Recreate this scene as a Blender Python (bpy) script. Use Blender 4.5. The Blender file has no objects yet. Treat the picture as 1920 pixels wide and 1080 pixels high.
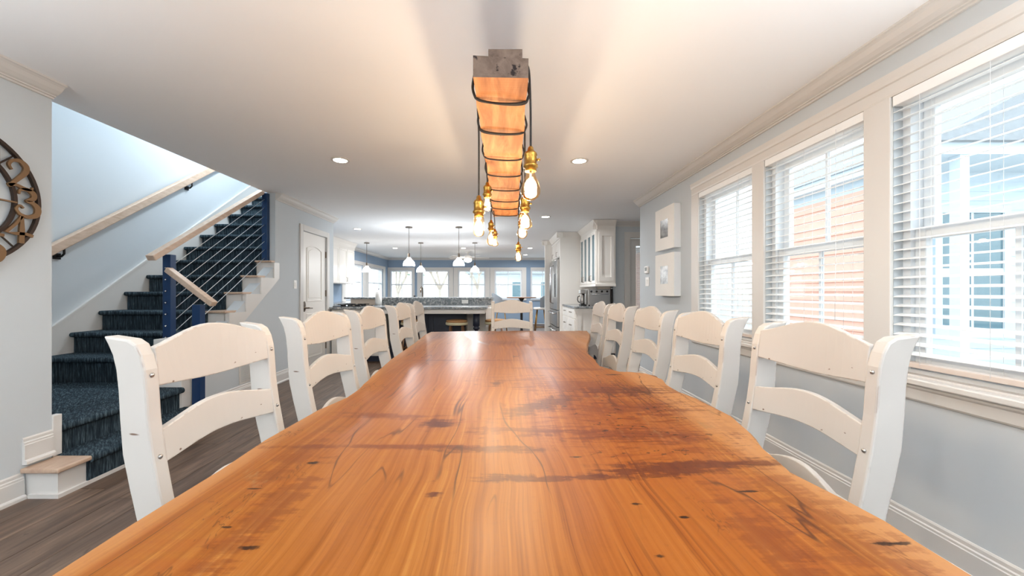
import bpy, bmesh, math, random
from mathutils import Vector, Matrix

S = bpy.context.scene
COL = S.collection
random.seed(7)
PI = math.pi

# ------------------------------------------------------------------ camera, sky, exposure
HC = 1.165
cam_data = bpy.data.cameras.new('camera')
cam_data.sensor_width = 36.0
cam_data.lens = 730.0 / 1920.0 * 36.0
cam_data.shift_x = (960 - 938) / 1920.0
cam_data.shift_y = (547 - 540) / 1920.0
cam_data.clip_start = 0.02
cam = bpy.data.objects.new('camera', cam_data)
cam.location = (0, 0, HC)
cam.rotation_euler = (PI / 2, 0, 0)
COL.objects.link(cam)
S.camera = cam

world = bpy.data.worlds.new('sky')
S.world = world
world.use_nodes = True
bg = world.node_tree.nodes['Background']
bg.inputs['Color'].default_value = (0.82, 0.94, 1.0, 1)
bg.inputs['Strength'].default_value = 1.7

S.view_settings.view_transform = 'Standard'
S.view_settings.look = 'None'
S.view_settings.exposure = 1.2
S.view_settings.gamma = 1.0
S.view_settings.use_curve_mapping = False
S.cycles.max_bounces = 10
S.cycles.diffuse_bounces = 6
S.cycles.transparent_max_bounces = 16
S.cycles.caustics_reflective = False
S.cycles.caustics_refractive = False
S.cycles.sample_clamp_indirect = 6.0

LAMP_POWER = 2.0      # each recessed ceiling light
BULB_POWER = 3.6       # each filament bulb
FILL_POWER = 175.0     # each unseen fill lamp added behind the viewer

# ------------------------------------------------------------------ materials
def srgb(r, g, b):
    f = lambda c: (c / 255 / 12.92) if c <= 10 else ((c / 255 + 0.055) / 1.055) ** 2.4
    return (f(r), f(g), f(b), 1)

class N:
    """small node-graph helper"""
    def __init__(self, name):
        self.m = bpy.data.materials.new(name)
        self.m.use_nodes = True
        self.t = self.m.node_tree
        self.b = self.t.nodes['Principled BSDF']
        self.out = self.t.nodes['Material Output']
    def n(self, typ, **kw):
        x = self.t.nodes.new(typ)
        for k, v in kw.items():
            setattr(x, k, v)
        return x
    def l(self, a, b):
        self.t.links.new(a, b)
    def inp(self, sock, v):
        if isinstance(v, (int, float, tuple, list)):
            sock.default_value = v
        else:
            self.l(v, sock)
    def math(self, op, a, b=None, c=None, clamp=False):
        x = self.n('ShaderNodeMath', operation=op, use_clamp=clamp)
        self.inp(x.inputs[0], a)
        if b is not None: self.inp(x.inputs[1], b)
        if c is not None: self.inp(x.inputs[2], c)
        return x.outputs[0]
    def smooth(self, v, lo, hi, a=0.0, b=1.0):
        x = self.n('ShaderNodeMapRange', interpolation_type='SMOOTHSTEP')
        self.inp(x.inputs[0], v); self.inp(x.inputs[1], lo); self.inp(x.inputs[2], hi)
        x.inputs[3].default_value = a; x.inputs[4].default_value = b
        return x.outputs[0]
    def coord(self, scale=(1, 1, 1), loc=(0, 0, 0), kind='Object', rot=(0, 0, 0)):
        tc = self.n('ShaderNodeTexCoord')
        mp = self.n('ShaderNodeMapping')
        self.l(tc.outputs[kind], mp.inputs[0])
        mp.inputs['Scale'].default_value = scale
        mp.inputs['Location'].default_value = loc
        mp.inputs['Rotation'].default_value = rot
        return mp.outputs[0]
    def noise(self, vec, scale=5, detail=4, rough=0.5, dist=0.0):
        x = self.n('ShaderNodeTexNoise')
        self.l(vec, x.inputs['Vector'])
        x.inputs['Scale'].default_value = scale
        x.inputs['Detail'].default_value = detail
        x.inputs['Roughness'].default_value = rough
        x.inputs['Distortion'].default_value = dist
        return x.outputs['Fac']
    def mix(self, f, a, b, blend='MIX'):
        x = self.n('ShaderNodeMix', data_type='RGBA', blend_type=blend)
        self.inp(x.inputs[0], f); self.inp(x.inputs[6], a); self.inp(x.inputs[7], b)
        return x.outputs[2]
    def ramp(self, f, stops):
        x = self.n('ShaderNodeValToRGB')
        self.l(f, x.inputs[0])
        e = x.color_ramp.elements
        e[0].position, e[0].color = stops[0]
        e[1].position, e[1].color = stops[-1]
        for p, c in stops[1:-1]:
            q = e.new(p); q.color = c
        return x.outputs[0]
    def bump(self, h, strength=0.2, dist=0.01):
        x = self.n('ShaderNodeBump')
        x.inputs['Strength'].default_value = strength
        x.inputs['Distance'].default_value = dist
        self.l(h, x.inputs['Height'])
        self.l(x.outputs[0], self.b.inputs['Normal'])
    def set(self, **kw):
        for k, v in kw.items():
            self.inp(self.b.inputs[k.replace('_', ' ')], v)
        return self

def plain(name, rgb, rough=0.5, metal=0.0, var=0.04, nscale=6, bump=0.0, spec=0.5):
    g = N(name)
    c = srgb(*rgb)
    v = g.coord()
    f = g.noise(v, nscale, 3)
    dark = tuple(x * (1 - var) for x in c[:3]) + (1,)
    lite = tuple(min(1, x * (1 + var)) for x in c[:3]) + (1,)
    g.l(g.mix(f, dark, lite), g.b.inputs['Base Color'])
    g.set(Roughness=rough, Metallic=metal)
    g.b.inputs['Specular IOR Level'].default_value = spec
    if bump:
        g.bump(g.noise(g.coord(), nscale * 25, 3), bump, 0.002)
    return g.m

def emit(name, rgb, strength):
    g = N(name)
    e = g.n('ShaderNodeEmission')
    e.inputs[0].default_value = srgb(*rgb)
    e.inputs[1].default_value = strength
    g.l(e.outputs[0], g.out.inputs[0])
    return g.m

def glass(name, tint=(255, 255, 255), refl=1.0, ior=1.45, rough=0.0):
    """thin glass: clear with fresnel reflections"""
    g = N(name)
    tr = g.n('ShaderNodeBsdfTransparent'); tr.inputs[0].default_value = srgb(*tint)
    gl = g.n('ShaderNodeBsdfGlossy'); gl.inputs['Roughness'].default_value = rough
    lw = g.n('ShaderNodeLayerWeight'); lw.inputs[0].default_value = 0.5
    sch = g.math('MULTIPLY_ADD', g.math('POWER', lw.outputs['Facing'], 5.0), 0.9, 0.035)
    mx = g.n('ShaderNodeMixShader')
    g.l(g.math('MULTIPLY', sch, refl, clamp=True), mx.inputs[0])
    g.l(tr.outputs[0], mx.inputs[1]); g.l(gl.outputs[0], mx.inputs[2])
    g.l(mx.outputs[0], g.out.inputs[0])
    return g.m

M = {}
M['wall'] = plain('wall_paint_grey', (197, 203, 207), 0.75, var=0.015, nscale=2, bump=0.03, spec=0.25)
M['wall_blue'] = plain('wall_paint_blue', (142, 162, 184), 0.75, var=0.015, nscale=2, spec=0.25)
M['ceil'] = plain('ceiling_paint', (246, 248, 250), 0.9, var=0.01, nscale=1.5, spec=0.1)
M['trim'] = plain('trim_white', (213, 210, 206), 0.4, var=0.01)
M['white'] = plain('cabinet_white', (234, 230, 224), 0.4, var=0.01)
M['vinyl'] = plain('window_vinyl', (228, 232, 236), 0.35, var=0.01)
M['slat'] = plain('blind_slat', (240, 242, 243), 0.45, var=0.01)
M['blindrail'] = plain('blind_bottom_rail', (214, 200, 190), 0.5, var=0.02)
M['navy'] = plain('navy_paint', (22, 30, 48), 0.4, var=0.05)
M['steelblue'] = plain('blue_steel', (18, 52, 92), 0.35, 0.2, var=0.08)
M['black'] = plain('black_metal', (28, 27, 27), 0.45, 0.3)
M['cord'] = plain('black_cord', (38, 33, 30), 0.8, var=0.2, nscale=300, bump=0.3)
M['brass'] = plain('aged_brass', (164, 124, 58), 0.28, 1.0, var=0.25, nscale=30)
M['bronze'] = plain('bronze', (128, 100, 72), 0.5, 0.6, var=0.25, nscale=12)
M['dkbronze'] = plain('dark_bronze', (62, 50, 44), 0.5, 0.6, var=0.2, nscale=12)
M['steel'] = plain('stainless', (168, 164, 160), 0.28, 0.9, var=0.05)
M['chrome'] = plain('chrome', (205, 205, 208), 0.15, 1.0, var=0.02)
M['cable'] = plain('steel_cable', (205, 208, 210), 0.35, 0.7, var=0.05, nscale=60)
M['dark'] = plain('dark_glass', (34, 36, 40), 0.1)
M['plastic'] = plain('white_plastic', (240, 238, 234), 0.4, var=0.01)
M['lcd'] = plain('lcd_grey', (96, 104, 100), 0.3)
M['paper'] = plain('paper', (238, 236, 232), 0.9, var=0.02, nscale=20)
M['splash'] = plain('cream_tile', (214, 196, 178), 0.4, var=0.05)
M['rush'] = plain('woven_rush', (176, 132, 88), 0.8, var=0.35, nscale=60, bump=0.4)
M['cushion'] = plain('cream_cushion', (222, 214, 180), 0.9, var=0.06)
M['tabletopbrown'] = plain('brown_wood', (128, 92, 66), 0.4, var=0.2, nscale=10)
M['gold'] = plain('gold_metal', (150, 112, 52), 0.35, 0.9)
M['greymetal'] = plain('grey_mesh', (142, 150, 158), 0.5, 0.2)
M['nickel'] = plain('satin_nickel', (120, 108, 96), 0.3, 1.0)
M['glass'] = glass('window_glass')
M['bulbglass'] = glass('amber_glass', (255, 232, 196), 1.2)
def mk_shade():
    g = N('pendant_glass')
    tr = g.n('ShaderNodeBsdfTransparent'); tl = g.n('ShaderNodeBsdfTranslucent'); tl.inputs[0].default_value = (.9, .93, .95, 1)
    mx = g.n('ShaderNodeMixShader'); mx.inputs[0].default_value = 0.45
    g.l(tr.outputs[0], mx.inputs[1]); g.l(tl.outputs[0], mx.inputs[2]); g.l(mx.outputs[0], g.out.inputs[0])
    return g.m
M['shadeglass'] = mk_shade()
M['frost'] = plain('frosted_globe', (245, 246, 246), 0.4, var=0.01)
M['filament'] = emit('filament', (255, 190, 110), 60)
M['led'] = emit('led_disc', (255, 238, 214), 16)
M['pendantbulb'] = emit('pendant_bulb', (255, 246, 232), 14)
M['grass'] = plain('lawn', (150, 160, 140), 0.95, var=0.2, nscale=3)
M['concrete'] = plain('pale_concrete', (214, 206, 198), 0.9, var=0.06, nscale=3)
M['salmon'] = plain('salmon_board', (208, 164, 148), 0.8, var=0.08, nscale=5)
M['siding'] = plain('white_siding', (182, 196, 206), 0.7, var=0.02)
M['shingle'] = plain('grey_shingle', (136, 142, 148), 0.9, var=0.2, nscale=14)
M['tealglass'] = plain('dark_window_glass', (92, 118, 128), 0.08, var=0.1)
M['bark'] = plain('pale_bark', (178, 170, 160), 0.9, var=0.2, nscale=10)
M['leaf'] = plain('leaf_green', (120, 150, 128), 0.8, var=0.3, nscale=4)

def mk_granite():
    g = N('granite')
    v = g.coord()
    a = g.noise(v, 28, 6, 0.7)
    b = g.noise(v, 6, 4, 0.6, 1.0)
    c = g.ramp(a, [(0.35, srgb(70, 76, 80)), (0.5, srgb(140, 144, 146)), (0.65, srgb(208, 206, 202))])
    g.l(g.mix(g.smooth(b, 0.45, 0.7), c, srgb(120, 126, 130)), g.b.inputs['Base Color'])
    g.set(Roughness=0.2)
    return g.m
M['granite'] = mk_granite()

def mk_carpet():
    g = N('carpet')
    v1 = g.coord((1, 1, 1))
    sep = g.n('ShaderNodeSeparateXYZ'); g.l(v1, sep.inputs[0])
    # yarn streaks run up the riser and back along the tread
    cmb = g.n('ShaderNodeCombineXYZ')
    s = g.math('ADD', sep.outputs[0], sep.outputs[1])
    g.l(g.math('MULTIPLY', s, 90.0), cmb.inputs[0])
    d = g.math('SUBTRACT', sep.outputs[0], sep.outputs[1])
    g.l(g.math('MULTIPLY', d, 14.0), cmb.inputs[1])
    g.l(g.math('MULTIPLY', sep.outputs[2], 9.0), cmb.inputs[2])
    f = g.noise(cmb.outputs[0], 1.0, 4, 0.65)
    big = g.noise(v1, 2.5, 2)
    c = g.ramp(f, [(0.3, srgb(20, 26, 32)), (0.5, srgb(48, 60, 68)), (0.64, srgb(82, 98, 106)), (0.76, srgb(140, 146, 146))])
    g.l(g.mix(g.math('MULTIPLY', big, 0.35), c, srgb(34, 48, 60)), g.b.inputs['Base Color'])
    g.set(Roughness=0.95)
    g.b.inputs['Specular IOR Level'].default_value = 0.1
    g.bump(f, 0.7, 0.006)
    return g.m
M['carpet'] = mk_carpet()

def mk_floor():
    g = N('floor_plank')
    oi = g.n('ShaderNodeObjectInfo')
    tc = g.n('ShaderNodeTexCoord')
    add = g.n('ShaderNodeVectorMath', operation='ADD'); g.l(tc.outputs['Object'], add.inputs[0])
    cmb = g.n('ShaderNodeCombineXYZ')
    g.l(g.math('MULTIPLY', oi.outputs['Random'], 37.0), cmb.inputs[1])
    g.l(g.math('MULTIPLY', oi.outputs['Random'], 11.0), cmb.inputs[0])
    g.l(cmb.outputs[0], add.inputs[1])
    mp = g.n('ShaderNodeMapping'); g.l(add.outputs[0], mp.inputs[0]); mp.inputs['Scale'].default_value = (14, 1.1, 1)
    f = g.noise(mp.outputs[0], 1.6, 6, 0.62, 0.8)
    c = g.ramp(f, [(0.25, srgb(54, 40, 30)), (0.42, srgb(86, 66, 52)), (0.58, srgb(114, 92, 75)), (0.75, srgb(142, 120, 100))])
    c2 = g.mix(g.math('MULTIPLY', oi.outputs['Random'], 0.5), c, srgb(76, 62, 52))
    mp2 = g.n('ShaderNodeMapping'); g.l(add.outputs[0], mp2.inputs[0]); mp2.inputs['Scale'].default_value = (5, 2.0, 1)
    k = g.smooth(g.noise(mp2.outputs[0], 3, 2, 0.5, 1.5), 0.70, 0.78)
    g.l(g.mix(k, c2, srgb(48, 36, 30)), g.b.inputs['Base Color'])
    g.set(Roughness=0.42)
    g.bump(f, 0.15, 0.003)
    return g.m
M['floor'] = mk_floor()

def mk_chair():
    g = N('chair_paint')
    v = g.coord((3, 10, 16))
    base = g.mix(g.noise(g.coord(), 4, 2), srgb(172, 166, 159), srgb(182, 176, 170))
    sc = g.smooth(g.noise(v, 2.2, 2, 0.45), 0.735, 0.76)
    bv = g.n('ShaderNodeBevel', samples=4); bv.inputs['Radius'].default_value = 0.006
    ge = g.n('ShaderNodeNewGeometry')
    dt = g.n('ShaderNodeVectorMath', operation='DOT_PRODUCT'); g.l(bv.outputs[0], dt.inputs[0]); g.l(ge.outputs['True Normal'], dt.inputs[1])
    edge = g.smooth(dt.outputs['Value'], 0.985, 0.90)
    wear = g.math('MULTIPLY', edge, g.smooth(g.noise(g.coord((5, 5, 3)), 4, 3, 0.6), 0.54, 0.62))
    c = g.mix(sc, base, srgb(96, 72, 56))
    g.l(g.mix(g.math('MULTIPLY', wear, 0.75), c, srgb(112, 82, 62)), g.b.inputs['Base Color'])
    g.set(Roughness=0.5)
    return g.m
M['chair'] = mk_chair()
M['chairedge'] = plain('chair_worn_edge', (150, 112, 84), 0.6, var=0.3, nscale=40)

def mk_palewood(name, a, b, sc=(30, 30, 2)):
    g = N(name)
    f = g.noise(g.coord(sc), 1.5, 5, 0.6, 0.5)
    g.l(g.ramp(f, [(0.3, srgb(*a)), (0.7, srgb(*b))]), g.b.inputs['Base Color'])
    g.set(Roughness=0.45)
    return g.m
M['oak'] = mk_palewood('pale_oak', (186, 160, 138), (210, 186, 166), (20, 6, 20))
M['tread'] = mk_palewood('pale_tread', (172, 144, 124), (196, 170, 148), (20, 3, 20))

def mk_beam():
    g = N('beam_wood')
    f = g.noise(g.coord((16, 2.0, 16)), 1.4, 6, 0.6, 0.6)
    k = g.smooth(g.noise(g.coord((1, 0.6, 1)), 14, 3, 0.5, 0.5), 0.68, 0.76)
    c = g.ramp(f, [(0.25, srgb(128, 74, 36)), (0.5, srgb(174, 114, 66)), (0.75, srgb(206, 150, 98))])
    saw = g.n('ShaderNodeTexWave', wave_type='BANDS', bands_direction='Y')
    g.l(g.coord(), saw.inputs['Vector'])
    saw.inputs['Scale'].default_value = 22; saw.inputs['Distortion'].default_value = 3
    c = g.mix(g.math('MULTIPLY', saw.outputs['Fac'], 0.12), c, srgb(140, 86, 50))
    g.l(g.mix(k, c, srgb(96, 60, 40)), g.b.inputs['Base Color'])
    g.set(Roughness=0.75)
    g.bump(f, 0.3, 0.004)
    return g.m
M['beam'] = mk_beam()
def mk_endgrain():
    g = N('beam_end_grain')
    f = g.noise(g.coord(), 18, 5, 0.7, 0.5)
    k = g.smooth(g.noise(g.coord(loc=(3.1, 0, 1.7)), 22, 3, 0.6), 0.57, 0.64)
    c = g.ramp(f, [(0.25, srgb(72, 56, 47)), (0.75, srgb(124, 104, 90))])
    g.l(g.mix(k, c, srgb(34, 22, 19)), g.b.inputs['Base Color'])
    g.set(Roughness=0.9)
    g.bump(f, 0.5, 0.004)
    return g.m
M['endgrain'] = mk_endgrain()

def mk_slab():
    """spalted maple slab; object coordinates are metres, y runs along the table"""
    g = N('spalted_maple')
    tc = g.n('ShaderNodeTexCoord')
    P = tc.outputs['Object']
    wn = g.n('ShaderNodeTexNoise'); g.l(P, wn.inputs['Vector']); wn.inputs['Scale'].default_value = 1.3; wn.inputs['Detail'].default_value = 2
    ws = g.n('ShaderNodeVectorMath', operation='SUBTRACT'); g.l(wn.outputs['Color'], ws.inputs[0]); ws.inputs[1].default_value = (0.5, 0.5, 0.5)
    wm = g.n('ShaderNodeVectorMath', operation='MULTIPLY'); g.l(ws.outputs[0], wm.inputs[0]); wm.inputs[1].default_value = (0.11, 0.3, 0)
    wa = g.n('ShaderNodeVectorMath', operation='ADD'); g.l(P, wa.inputs[0]); g.l(wm.outputs[0], wa.inputs[1])
    W = wa.outputs[0]
    def mapped(v, scale, loc=(0, 0, 0)):
        mp = g.n('ShaderNodeMapping'); g.l(v, mp.inputs[0])
        mp.inputs['Scale'].default_value = scale; mp.inputs['Location'].default_value = loc
        return mp.outputs[0]
    sep = g.n('ShaderNodeSeparateXYZ'); g.l(P, sep.inputs[0]); X, Y = sep.outputs[0], sep.outputs[1]
    mul = lambda a, b: g.math('MULTIPLY', a, b)
    grain = g.noise(mapped(W, (64, 1.1, 1)), 1.0, 6, 0.66)
    wide = g.noise(mapped(W, (6, 0.5, 1)), 1.0, 4, 0.55)
    f = g.math('ADD', mul(grain, 0.62), mul(wide, 0.38))
    col = g.ramp(f, [(0.36, srgb(112, 60, 18)), (0.46, srgb(138, 80, 29)), (0.55, srgb(150, 93, 38)), (0.66, srgb(170, 117, 57))])
    fine = g.noise(mapped(W, (150, 2.2, 1), (5, 5, 0)), 1.0, 3, 0.6)
    col = g.mix(mul(g.smooth(fine, 0.56, 0.70), 0.30), col, srgb(104, 52, 24))
    # curly figure running across the grain
    fig = g.noise(mapped(W, (2.8, 34, 1)), 1.0, 4, 0.65)
    figm = g.smooth(g.noise(mapped(P, (1.2, 0.9, 1), (4, 2, 0)), 1.0, 2), 0.40, 0.60)
    col = g.mix(mul(mul(g.smooth(fig, 0.46, 0.66), figm), 0.38), col, srgb(142, 74, 36))
    # amber heartwood in the right-hand half
    heart = mul(g.smooth(g.math('ADD', X, mul(wide, 0.2)), 0.08, 0.3), g.smooth(X, 0.62, 0.42))
    heart = mul(heart, g.smooth(g.math('ADD', Y, mul(wide, 0.8)), 2.6, 1.5))
    col = g.mix(mul(heart, 0.42), col, srgb(146, 76, 26))
    # dark growth lines, dense in the right-hand half
    gl_ = g.noise(mapped(W, (84, 0.9, 1), (11, 3, 0)), 1.0, 5, 0.65)
    glm = g.smooth(g.noise(mapped(P, (3.0, 0.9, 1), (2, 6, 0)), 1.0, 2), 0.42, 0.60)
    glx = g.math('MULTIPLY_ADD', g.smooth(X, 0.0, 0.25), 0.75, 0.2)
    col = g.mix(mul(mul(mul(g.smooth(gl_, 0.57, 0.63), glm), glx), 0.8), col, srgb(88, 40, 18))
    # tight ripples across the grain in the spalted zone
    def zone(x0, y0, sx, sy):
        d = g.math('ADD', g.math('POWER', g.math('DIVIDE', g.math('SUBTRACT', X, x0), sx), 2.0), g.math('POWER', g.math('DIVIDE', g.math('SUBTRACT', Y, y0), sy), 2.0))
        return g.smooth(g.math('ADD', d, mul(g.math('SUBTRACT', wide, 0.5), 1.2)), 1.2, 0.2)
    zn = zone(0.40, 1.32, 0.34, 0.48)
    rip = g.noise(mapped(W, (9, 48, 1), (3, 9, 0)), 1.0, 5, 0.65)
    col = g.mix(mul(mul(g.smooth(rip, 0.50, 0.58), zn), 0.7), col, srgb(108, 48, 20))
    band = mul(g.smooth(g.math('ABSOLUTE', g.math('ADD', X, 0.30)), 0.24, 0.05), g.smooth(grain, 0.38, 0.6))
    col = g.mix(mul(band, 0.22), col, srgb(142, 78, 40))
    # pale sapwood at the live edges
    ax = g.math('ADD', g.math('ABSOLUTE', X), mul(wide, 0.14))
    col = g.mix(mul(g.smooth(ax, 0.64, 0.72), 0.7), col, srgb(182, 132, 86))
    comb = g.noise(mapped(P, (60, 5, 1), (2, 2, 0)), 1.0, 4, 0.6)
    def streak(x0, y0, sx, sy, slope, amount, rgb, rag=0.9, thr=(0.95, 0.35), bend=0.0):
        nonlocal col
        dx = g.math('SUBTRACT', X, x0)
        dy = g.math('SUBTRACT', g.math('SUBTRACT', Y, y0), mul(dx, slope))
        if bend: dy = g.math('SUBTRACT', dy, mul(mul(dx, dx), bend))
        r = g.noise(mapped(P, (8, 38, 1), (x0 * 5, y0 * 3, 0)), 1.0, 6, 0.7)
        d = g.math('SQRT', g.math('ADD', g.math('POWER', g.math('DIVIDE', dx, sx), 2.0), g.math('POWER', g.math('DIVIDE', dy, sy), 2.0)))
        d = g.math('ADD', d, mul(g.math('SUBTRACT', r, 0.5), rag * 3.2))
        d = g.math('ADD', d, mul(g.math('SUBTRACT', comb, 0.5), rag * 1.4))
        col = g.mix(mul(g.smooth(d, thr[0], thr[1]), mul(g.math('MULTIPLY_ADD', comb, 0.7, 0.62), amount)), col, srgb(*rgb))
    red, dred, dk = (100, 46, 25), (78, 34, 23), (40, 22, 18)
    streak(0.32, 1.68, 0.40, 0.18, -0.25, 0.65, red, 1.5)
    streak(0.40, 1.30, 0.36, 0.30, 0.0, 0.22, red, 1.5)
    streak(0.50, 1.60, 0.24, 0.08, 0.05, 0.7, dred, 1.2)
    streak(0.16, 1.40, 0.20, 0.10, 0.75, 0.8, dred, 0.8)
    streak(0.48, 1.36, 0.28, 0.09, 0.1, 0.6, red, 1.3)
    streak(0.36, 1.10, 0.36, 0.06, -0.05, 0.7, red, 1.3)
    streak(0.42, 0.90, 0.32, 0.045, 0.12, 0.85, dred, 0.9)
    streak(0.20, 0.85, 0.30, 0.018, 0.05, 0.7, dred, 1.2)
    streak(0.01, 0.845, 0.10, 0.022, 0.0, 0.85, dred, 1.0)
    streak(-0.19, 1.19, 0.08, 0.055, 0.1, 0.95, dred, 0.7)
    streak(-0.36, 1.27, 0.24, 0.035, -0.1, 0.6, red)
    streak(-0.28, 1.02, 0.36, 0.022, 0.0, 0.7, red)
    streak(-0.03, 1.0, 0.2, 0.03, 0.0, 0.7, dred)
    streak(0.06, 1.14, 0.2, 0.04, 0.0, 0.65, red, 1.2)
    streak(0.57, 0.70, 0.09, 0.30, 0.0, 0.4, red, 1.6)
    streak(0.44, 0.62, 0.05, 0.20, 0.0, 0.5, red, 1.2)
    streak(-0.02, 1.72, 0.03, 0.06, 0.0, 0.9, dred)
    streak(-0.20, 2.30, 0.40, 0.04, 0.0, 0.65, red)
    streak(0.30, 2.05, 0.34, 0.05, -0.1, 0.6, red)
    streak(0.02, 3.1, 0.18, 0.22, 0.0, 0.5, dred)
    streak(0.35, 2.75, 0.4, 0.06, 0.0, 0.45, red)
    streak(-0.13, 0.78, 0.022, 0.014, 0.0, 0.9, dred, 1.0)
    streak(-0.42, 0.72, 0.05, 0.22, 0.5, 0.5, red, 1.2)
    streak(-0.50, 0.98, 0.05, 0.20, 0.4, 0.4, red, 1.2)
    # fine spalting lines, mostly along the grain
    sp = g.noise(mapped(W, (6.5, 0.85, 1), (1.3, 0.4, 0)), 1.0, 2.5, 0.5, 0.5)
    wv = g.noise(mapped(P, (9, 9, 1)), 1.0, 3)
    line = g.smooth(g.math('ABSOLUTE', g.math('SUBTRACT', sp, 0.47)), g.math('MULTIPLY_ADD', wv, 0.013, 0.001), 0.0)
    lm = g.smooth(g.noise(mapped(P, (2.6, 1.4, 1), (7, 1, 0)), 1.0, 3), 0.46, 0.58)
    col = g.mix(mul(mul(line, lm), 0.85), col, srgb(76, 42, 26))
    sp2 = g.noise(mapped(W, (11, 2.6, 1), (3.3, 5.4, 0)), 1.0, 4.0, 0.6, 0.6)
    line2 = g.smooth(g.math('ABSOLUTE', g.math('SUBTRACT', sp2, 0.52)), g.math('MULTIPLY_ADD', wv, 0.014, 0.0), 0.0)
    lm2 = g.smooth(g.math('ABSOLUTE', g.math('ADD', X, mul(wide, 0.1))), 0.28, 0.48)
    lm3 = g.smooth(g.noise(mapped(P, (5, 3, 1), (1, 8, 0)), 1.0, 2), 0.46, 0.58)
    col = g.mix(mul(mul(mul(line2, lm2), lm3), 0.7), col, srgb(84, 46, 28))
    rot = g.smooth(g.noise(mapped(P, (9, 4.0, 1), (2.2, 8, 0)), 1.0, 5, 0.65, 0.6), 0.62, 0.70)
    col = g.mix(mul(mul(rot, lm2), 0.55), col, srgb(140, 106, 70))
    # worm flecks, short dashes across the grain
    fl = g.noise(mapped(P, (38, 62, 1)), 1.0, 2.5, 0.5)
    fleck = mul(g.smooth(fl, 0.62, 0.65), g.math('MULTIPLY_ADD', mul(zn, g.smooth(g.noise(mapped(P, (7, 9, 1), (9, 3, 0)), 1.0, 2), 0.44, 0.54)), 0.95, 0.04))
    col = g.mix(mul(fleck, 0.9), col, srgb(46, 24, 18))
    # a few dark bark slits
    for (x0, y0, sx, sy) in ((0.625, 0.628, 0.034, 0.007), (0.246, 0.596, 0.016, 0.005), (0.50, 0.79, 0.028, 0.005), (0.33, 0.70, 0.012, 0.005),
                             (0.185, 0.954, 0.018, 0.005), (-0.50, 0.80, 0.026, 0.005), (-0.40, 0.615, 0.022, 0.006),
                             (-0.36, 0.70, 0.010, 0.004), (-0.47, 0.67, 0.024, 0.005), (0.26, 0.745, 0.016, 0.008), (-0.44, 0.92, 0.02, 0.010), (0.55, 1.9, 0.05, 0.012)):
        streak(x0, y0, sx, sy, 0.0, 0.95, (36, 22, 18), 1.3, (0.9, 0.35))
    # blue epoxy vein near the far end
    vy = g.math('SUBTRACT', g.math('ADD', X, mul(g.math('POWER', g.math('SUBTRACT', Y, 3.9), 2.0), -0.28)), -0.33)
    vein = mul(g.smooth(g.math('ABSOLUTE', vy), 0.03, 0.01), g.smooth(Y, 2.9, 3.2))
    col = g.mix(mul(vein, 0.7), col, srgb(130, 156, 160))
    col = g.mix(1.0, col, (0.78, 0.76, 0.72, 1), 'MULTIPLY')
    g.l(col, g.b.inputs['Base Color'])
    g.set(Roughness=g.smooth(wide, 0.3, 0.7, 0.30, 0.40))
    g.b.inputs['Specular IOR Level'].default_value = 0.10
    g.bump(grain, 0.05, 0.002)
    return g.m
M['slab'] = mk_slab()
M['barkedge'] = plain('live_edge_bark', (110, 72, 48), 0.85, var=0.35, nscale=25, bump=0.5)

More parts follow.
